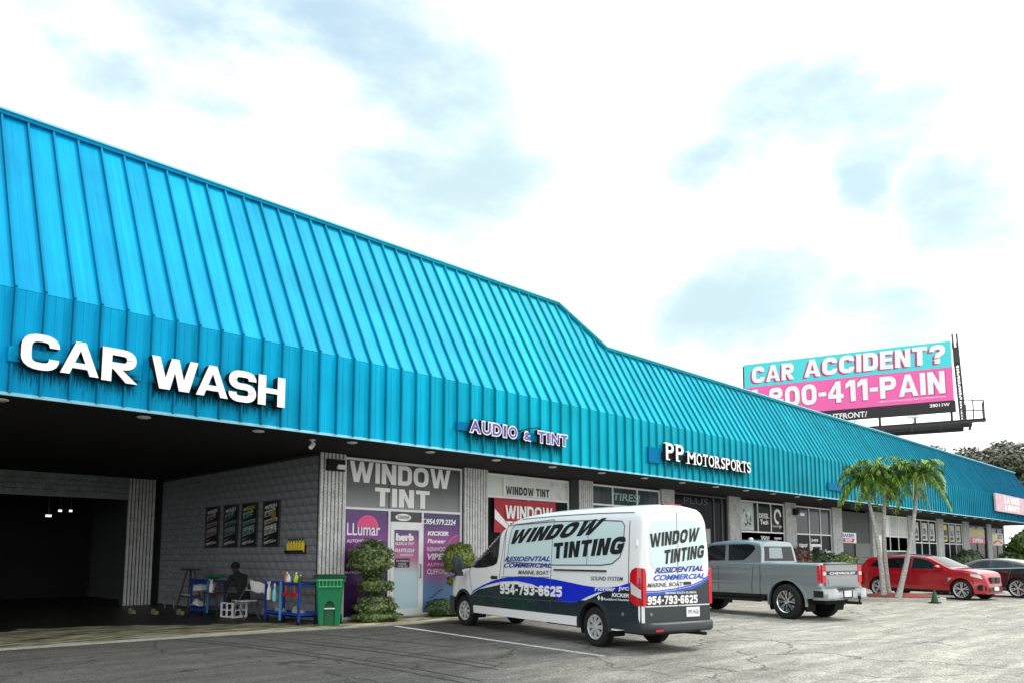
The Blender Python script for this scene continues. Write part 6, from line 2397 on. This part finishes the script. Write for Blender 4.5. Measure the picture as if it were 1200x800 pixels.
for k in range(7):
    gp.box((-.24 + k * .08, -.405, .955), (.022, .04, .13))
gp.build('grip', M['green_grip'], bn_)
MB().tube([(-.12, -.30, .38), (.12, -.30, .38)], .016).build('axle_bar', M['alu'], bn_)
for s_ in (-1, 1):
    MB().lathe([(.10, -.03), (.11, -.02), (.11, .02), (.10, .03)], 18, mx=Matrix.Rotation(R(90), 3, 'Y'), c=(s_ * .27, .26, .11)).build('wheel', M['black'], bn_)
MB().add([(-.335, -.10, .70), (-.335, .10, .70), (-.345, .10, .86), (-.345, -.10, .86)], [(0, 1, 2, 3)]).build('sticker', M['sign_white'], bn_)
quad_text('lettering', '3501', rect(-.08, .75, .08, .82), lambda u, v: (-.345, -u, v), M['ink'], bn_, bold=.02)


# ------------------------------------------------------------------ plants
def leaves(name, parent, pts, size, mt, n, seed=0, elong=1.6, jitter=.5):
    """pts: (centre, radii) blobs filled with leaf quads mostly near their skins"""
    rnd = random.Random(seed)
    vs, fs = [], []
    tot = sum(r_[0] * r_[1] + r_[1] * r_[2] + r_[0] * r_[2] for _, r_ in pts)
    for c, r_ in pts:
        k_ = int(n * (r_[0] * r_[1] + r_[1] * r_[2] + r_[0] * r_[2]) / tot)
        ph = [rnd.uniform(0, 6.28) for _ in range(6)]
        for _ in range(k_):
            d = Vector((rnd.gauss(0, 1), rnd.gauss(0, 1), rnd.gauss(0, 1))).normalized()
            lump = 1 + .10 * math.sin(d.x * 7 + ph[0]) * math.sin(d.y * 6 + ph[1]) + .08 * math.sin(d.z * 9 + ph[2])
            q = (rnd.uniform(.55, 1.0) ** .5) * lump * (1 + rnd.gauss(0, .035))
            p = Vector(c) + Vector((d.x * r_[0], d.y * r_[1], d.z * r_[2])) * q
            nrm = (d + Vector((rnd.uniform(-1, 1), rnd.uniform(-1, 1), rnd.uniform(-.4, 1))) * jitter).normalized()
            a = nrm.orthogonal().normalized()
            a = Matrix.Rotation(rnd.uniform(0, 6.28), 3, nrm) @ a
            b = nrm.cross(a)
            s_ = size * rnd.uniform(.6, 1.35)
            i = len(vs)
            vs += [p - a * s_ * elong / 2, p + b * s_ / 2, p + a * s_ * elong / 2, p - b * s_ / 2]
            fs.append((i, i + 1, i + 2, i + 3))
    m = MB()
    m.add(vs, fs)
    return m.build(name, mt, parent)


def shrub(name, label, loc, blobs, size, mt, n, seed, group=None, stem_h=None):
    t = thing(name, label, 'shrub', loc, 0, group)
    leaves('crown', t, blobs, size, mt, n, seed)
    sm = MB()
    rnd = random.Random(seed + 5)
    top = stem_h or max(b[0][2] for b in blobs)
    for k in range(4):
        a = rnd.uniform(0, 6.28)
        sm.tube([(.05 * math.cos(a), .05 * math.sin(a), 0), (.06 * math.cos(a + 1), .06 * math.sin(a + 1), top * .5), (.12 * math.cos(a), .12 * math.sin(a), top)], [.03, .025, .012], 6)
    sm.build('trunk', M['bark'], t)
    core = MB()
    return t


shrub('topiary_shrub', 'three-tier clipped topiary with a round top ball, right of the green bin', (10.98, 15.85, .02), [((-.02, 0, 1.52), (.56, .54, .46)), ((.10, 0, .86), (.44, .42, .20)), ((.10, 0, .36), (.53, .50, .30)), ((.12, .0, .12), (.60, .55, .14))], .05, M['leaf_topiary'], 15000, 1)
shrub('topiary_shrub', 'yellow green clipped topiary in front of the purple poster, behind the van nose', (13.80, 15.85, .02), [((0, 0, 1.50), (.47, .46, .43)), ((-.05, 0, .92), (.28, .3, .16)), ((-.25, -.1, .22), (.50, .4, .22))], .05, M['leaf_yellow'], 9000, 2)
lowp = shrub('low_shrub', 'small dark shrub at the foot of the purple poster beside the van wheel', (13.25, 15.9, .02), [((0, 0, .22), (.5, .4, .25))], .05, M['leaf_dark'], 2500, 3)
shrub('round_bush', 'reddish leaved round bush beyond the pickup bed, leftmost of the hedge', (33.9, 15.6, .1), [((0, 0, 1.15), (.95, .6, .75)), ((0, 0, .5), (.8, .5, .5))], .09, M['leaf_red'], 3500, 4)
shrub('round_bush', 'dark green bush beyond the pickup bed, next to the reddish one', (36.2, 15.6, .1), [((-.3, 0, 1.1), (.8, .6, .75)), ((.7, 0, 1.0), (.8, .6, .7)), ((0, 0, .4), (1.3, .5, .4))], .09, M['leaf_dark'], 4500, 5)
shrub('round_bush', 'bright yellow green bush above the pickup tailgate', (39.0, 15.6, .1), [((0, 0, 1.0), (1.15, .6, .70)), ((0, 0, .4), (.9, .5, .4))], .09, M['leaf_yellow'], 3500, 6)
shrub('round_bush', 'green bush behind the red car hood in front of the far shops', (60.5, 15.6, .1), [((-1.6, 0, .9), (1.2, .6, .8)), ((.4, 0, 1.1), (1.6, .7, .9)), ((2.4, 0, .9), (1.2, .6, .7))], .13, M['leaf_dark'], 5000, 7)


def frond(mb, base, az, length, lift, droop, nleaf, leaf_len, rnd, mi=0, w=.05):
    """an arching palm frond with leaflets down both sides"""
    pts = []
    for k in range(nleaf + 1):
        u = k / nleaf
        r_ = length * (u - .18 * u * u)
        z = lift * length * u - droop * length * u * u
        pts.append(Vector(base) + Vector((math.cos(az) * r_, math.sin(az) * r_, z)))
    mb.tube(pts[::3] + [pts[-1]], [.022, .018] + [.012] * (len(pts[::3]) - 1), 5, 1)
    side = Vector((-math.sin(az), math.cos(az), 0))
    for k in range(1, nleaf + 1):
        u = k / nleaf
        fwd = (pts[k] - pts[k - 1]).normalized()
        ll = leaf_len * (math.sin(math.pi * min(1, u * .82 + .14)) ** .6)
        for sg in (-1, 1):
            for _ in range(1):
                d = (side * sg * rnd.uniform(.75, 1) + fwd * rnd.uniform(.45, .8) + Vector((0, 0, rnd.uniform(-.15, .55)))).normalized()
                a = pts[k]
                m1 = a + d * ll * .5
                e = a + d * ll * .95 + Vector((0, 0, -ll * rnd.uniform(.25, .55)))
                ww = Vector((0, 0, 1)).cross(d).normalized() * w * .5
                mb.add([a - ww * .5, a + ww * .5, m1 + ww, e, m1 - ww], [(0, 1, 2, 4), (4, 2, 3)], mi)


def palm(label, base, top, seed, nf=17, L=1.35, group=None):
    t = thing('palm_tree', label, 'palm tree', base, 0, group)
    rnd = random.Random(seed)
    b, tp = Vector((0, 0, -.1)), Vector(top) - Vector(base)
    pts, rd = [], []
    for k in range(15):
        u = k / 14
        p = b.lerp(tp, u)
        bow = math.sin(math.pi * u) * .10
        p += Vector((tp.y, -tp.x, 0)).normalized() * bow * (1 if seed % 2 else -1)
        pts.append(p)
        rd.append(.095 - .043 * u + (.04 if k == 0 else 0) + (.006 if k % 2 else 0))
    MB().tube(pts, rd, 14).build('trunk', M['trunk'], t, smooth=50)
    cs = MB()
    cs.tube([tp - Vector((0, 0, .02)), tp + Vector((0, 0, .18)), tp + Vector((0, 0, .42))], [.085, .075, .04], 10)
    cs.build('crownshaft', M['crownshaft'], t, smooth=50)
    for k in range(nf):
        f = MB()
        az = k * 2.399 + rnd.uniform(-.2, .2)
        young = k / nf
        lift = .35 + 1.35 * young + rnd.uniform(-.08, .08)
        frond(f, tp + Vector((0, 0, .32 + .08 * young)), az, L * rnd.uniform(.85, 1.1) * (1 - .12 * young), lift, 1.15 + rnd.uniform(-.12, .2) - .25 * young, 32, .50, rnd)
        f.build('frond', [M['leaf_palm'], M['crownshaft']], t)
    for k in range(3):
        a = rnd.uniform(0, 6.28)
        fr_ = MB()
        for q in range(7):
            aa = a + rnd.uniform(-.5, .5)
            fr_.tube([tp + Vector((.06 * math.cos(a), .06 * math.sin(a), .0)), tp + Vector((.25 * math.cos(aa), .25 * math.sin(aa), -.12)), tp + Vector((.34 * math.cos(aa), .34 * math.sin(aa), -.45))], [.012, .01, .006], 4)
        fr_.build('fruit_stalk', M['leaf_yellow'], t)
    return t


isl = MB()
ic = [(29.6 + 1.55 * math.cos(a) * math.cos(R(-70)) - .85 * math.sin(a) * math.sin(R(-70)), 10.0 + 1.55 * math.cos(a) * math.sin(R(-70)) + .85 * math.sin(a) * math.cos(R(-70))) for a in [2 * math.pi * k / 36 for k in range(36)]]
isl.prism(ic, -.05, .14)
isl.build('planting_island', M['kerb'], kind='structure')
mu = MB()
vs = []
for q, z in ((.90, .142), (.75, .20), (.45, .25), (.15, .27)):
    for x, y in ic:
        vs.append((29.6 + (x - 29.6) * q, 10.0 + (y - 10.0) * q, z + random.uniform(0, .02)))
fs = [(j * 36 + k, j * 36 + (k + 1) % 36, (j + 1) * 36 + (k + 1) % 36, (j + 1) * 36 + k) for j in range(3) for k in range(36)] + [tuple(range(108, 144))]
mu.add(vs, fs)
mu.build('mulch_bed', M['mulch'], kind='stuff', smooth=60)
palm('leftmost of three palms, its trunk leaning left from the planting island', (29.05, 10.25, .2), (30.20, 11.10, 4.0), 1, 27, 1.28)
palm('middle palm of three, slim upright trunk and smaller crown between the others', (29.55, 10.25, .2), (30.65, 10.58, 4.1), 2, 20, 1.1)
palm('rightmost of three palms, its trunk leaning right over the red car', (28.95, 9.75, .2), (31.30, 9.66, 4.15), 3, 28, 1.36)
for k, (x, y, mt_, lab) in enumerate(((30.0, 11.45, M['orange'], 'faded orange traffic cone at the left end of the palm island'), (28.9, 8.55, M['green_lid'], 'dark green traffic cone at the right end of the palm island'))):
    t = thing('traffic_cone', lab, 'traffic cone', (x, y, .0))
    MB().box((0, 0, .02), (.32, .32, .04)).build('base', M['black'] if k else mt_, t)
    MB().lathe([(.12, .04), (.10, .2 if k == 0 else .14), (.03, .62 if k == 0 else .42), (.02, .66 if k == 0 else .45)], 18).build('cone', mt_, t, smooth=40)
    if k == 0:
        MB().lathe([(.084, .30), (.064, .44)], 18).build('collar', M['sign_white'], t, smooth=40)


# ------------------------------------------------------------------ trees far right and behind
def tree(label, loc, h, r_, mt, n, seed, leaf=.35, nl=5, name='tree', cat='tree', squash=.8, low=.55):
    t = thing(name, label, cat, loc)
    rnd = random.Random(seed)
    tr = MB()
    tr.tube([(0, 0, -.2), (.1, 0, h * .3), (0, .1, h * .6)], [.045 * h, .03 * h, .018 * h], 10)
    tr.build('trunk', M['bark'], t, smooth=50)
    blobs = []
    for k in range(nl * 3):
        a = k * 2.399
        q = math.sqrt((k + .5) / (nl * 3))
        z = h * (low + (1 - low) * rnd.uniform(.1, .8)) * (1.05 - .25 * q)
        c = (math.cos(a) * r_ * q * .8, math.sin(a) * r_ * q * .8, z)
        rr = r_ * (rnd.uniform(.13, .27) if nl > 7 else rnd.uniform(.26, .42))
        blobs.append((c, (rr, rr, rr * squash)))
        if k % 2 == 0:
            br = MB()
            br.tube([(0, 0, h * rnd.uniform(.3, .5)), (c[0] * .5, c[1] * .5, h * .55), c], [.02 * h, .012 * h, .004 * h], 6)
            br.build('limb', M['bark'], t)
    leaves('crown', t, blobs, leaf, mt, n, seed, jitter=.9)
    return t


tree('broad grey green tree rising behind the far end of the blue roof', (101, 24, 0), 16.2, 9.5, M['leaf_tree'], 42000, 11, .26, nl=14)
tree('lower grey green tree seen past the far roof end at the frame edge', (108, 14, 0), 15.0, 8.0, M['leaf_tree'], 30000, 12, .26, nl=14)
tree('bushy low palm-like green tree by the far shops at the right frame edge', (67.0, 12.6, 0), 4.3, 2.3, M['leaf_mid'], 9000, 13, .16, low=.25)
tree('low green street tree past the far shops, right of the frame edge', (84, 6, 0), 6.0, 3.5, M['leaf_dark'], 9000, 14, .25, low=.35)

# ------------------------------------------------------------------ billboard
bb = thing('billboard', 'roadside billboard reading CAR ACCIDENT? with pink phone number above the blue roof', 'billboard', (71.0, 37.6, 0), R(-73.54))
LB = 18.35
MB().box2((0, 0, 18.60), (LB, .25, 20.97)).build('upper_sheet', M['cyanboard'], bb)
MB().box2((0, 0, 15.55), (LB, .25, 18.597)).build('lower_sheet', M['pinkboard'], bb)
MB().box2((-.1, .05, 14.5), (LB + .1, .30, 15.53)).build('apron', mat('dark_apron', (.03, .032, .035), .7), bb)
lv = MB()
for k in range(6):
    lv.box2((-.05, .0, 14.52 + k * .17), (LB + .05, .05, 14.58 + k * .17))
lv.build('apron_slats', M['dksteel'], bb)
fb_ = lambda off: (lambda u, v: (u, -off, v))
quad_text('lettering', 'CAR', [(.55, 18.86), (4.65, 18.86), (4.75, 20.5), (.65, 20.5)], fb_(.012), M['magenta'], bb, block=.25)
quad_text('lettering', 'CAR', [(.75, 18.98), (4.85, 18.98), (4.9, 20.64), (.8, 20.64)], fb_(.024), M['sign_white'], bb, block=.25)
quad_text('lettering', 'ACCIDENT?', [(5.55, 18.90), (17.65, 18.90), (17.7, 20.6), (5.6, 20.6)], fb_(.012), M['magenta'], bb, block=.25)
quad_text('lettering', 'ACCIDENT?', [(5.75, 19.02), (17.85, 19.02), (17.9, 20.74), (5.8, 20.74)], fb_(.024), M['sign_white'], bb, block=.25)
quad_text('lettering', '1-800-411-PAIN', rect(.32, 16.17, 17.78, 18.36), fb_(.012), M['magenta'], bb, block=.26)
quad_text('lettering', '1-800-411-PAIN', rect(.40, 16.25, 17.72, 18.32), fb_(.024), M['sign_white'], bb, block=.23)
quad_text('lettering', '1-800-411-PAIN Injury Lawyer Referral & Medical Services', rect(12.2, 15.85, 17.7, 16.05), fb_(.02), M['sign_white'], bb, bold=.01)
quad_text('lettering', '38011W', rect(16.4, 15.05, 18.0, 15.36), fb_(.01), M['sign_white'], bb, bold=.03)
quad_text('lettering', 'OUTFRONT/', rect(7.3, 14.65, 11.2, 15.2), fb_(.01), M['sign_white'], bb, bold=.02)
cwk = MB()
cwk.box2((-.3, -1.5, 13.35), (20.6, -.25, 13.45))
cwk.box2((-.3, -1.5, 13.2), (20.6, -1.4, 13.5))
cwk.box2((-.3, .3, 13.1), (19.6, .6, 13.5))
for k in range(9):
    cwk.box2((1 + k * 2.3, -1.6, 13.05), (1.18 + k * 2.3, 2.4, 13.22))
cwk.build('catwalk', M['dksteel'], bb)
rl_ = MB()
for x in (18.9, 19.7, 20.5):
    rl_.tube([(x, -1.45, 13.4), (x, -1.45, 15.3 - (x - 18.9) * .15)], .05, 6)
for x in (19.2, 20.5):
    rl_.tube([(x, .3, 13.4), (x, .3, 15.1)], .05, 6)
for z in (14.3, 15.2):
    rl_.tube([(18.6, -1.45, z + .1), (20.5, -1.45, z - .15), (20.5, .3, z - .15)], .05, 6)
rl_.build('railing', M['dksteel'], bb)
ltc = MB()
for (x, y) in ((18.55, .2), (18.9, .2), (18.55, 1.0), (18.9, 1.0)):
    ltc.tube([(x + .25, y, 13.4), (x, y, 20.4), (x - .05, y, 21.0 + (.6 if y < .5 else 0))], .07, 6)
for k in range(14):
    z = 13.6 + k * .5
    o_ = .25 * (1 - (z - 13.4) / 7)
    ltc.tube([(18.55 + o_, .2, z), (18.9 + o_, 1.0 if k % 2 else .2, z + .45)], .045, 5)
    ltc.tube([(18.55 + o_, 1.0, z), (18.9 + o_, 1.0, z + .05)], .045, 5)
ltc.box2((18.5, .15, 18.9), (18.95, 1.05, 20.4))
ltc.build('ladder_tower', M['dksteel'], bb)
for k in range(7):
    x = .4 + k * 2.95
    ll_ = MB()
    ll_.tube([(x, .35, 13.6), (x, .35, 20.9)], .09, 6)
    ll_.tube([(x, 2.2, 13.2), (x, .35, 18.5)], .07, 6)
    ll_.build('upright', M['dksteel'], bb)
for x in (5.0, 10.0, 15.0):
    MB().tube([(x, -.2, 13.6), (x, -1.9, 13.9)], .04, 6).box((x, -1.95, 14.0), (.9, .4, .18)).build('floodlight', M['alu'], bb)
po = MB()
po.tube([(9.2, 1.5, -.2), (9.2, 1.5, 13.3)], .55, 20)
po.box2((-.2, 1.2, 12.9), (19, 1.8, 13.5))
po.build('pole', M['dksteel'], bb, smooth=50)
MB().box2((-.2, .25, 15.5), (LB, .32, 20.9)).build('board_back', M['dksteel'], bb)

# wheel stop between the parked cars
ws = thing('wheel_stop', 'pale concrete wheel stop on the ground between the van and the pickup', 'wheel stop', (21.8, 13.9, 0), R(-8))
MB().prism([(-.9, 0), (-.9, .10), (-.85, .13), (.85, .13), (.9, .10), (.9, 0)], -.07, .07, lambda u, v, w: (u, w, v)).build('concrete_bar', M['kerb'], ws)
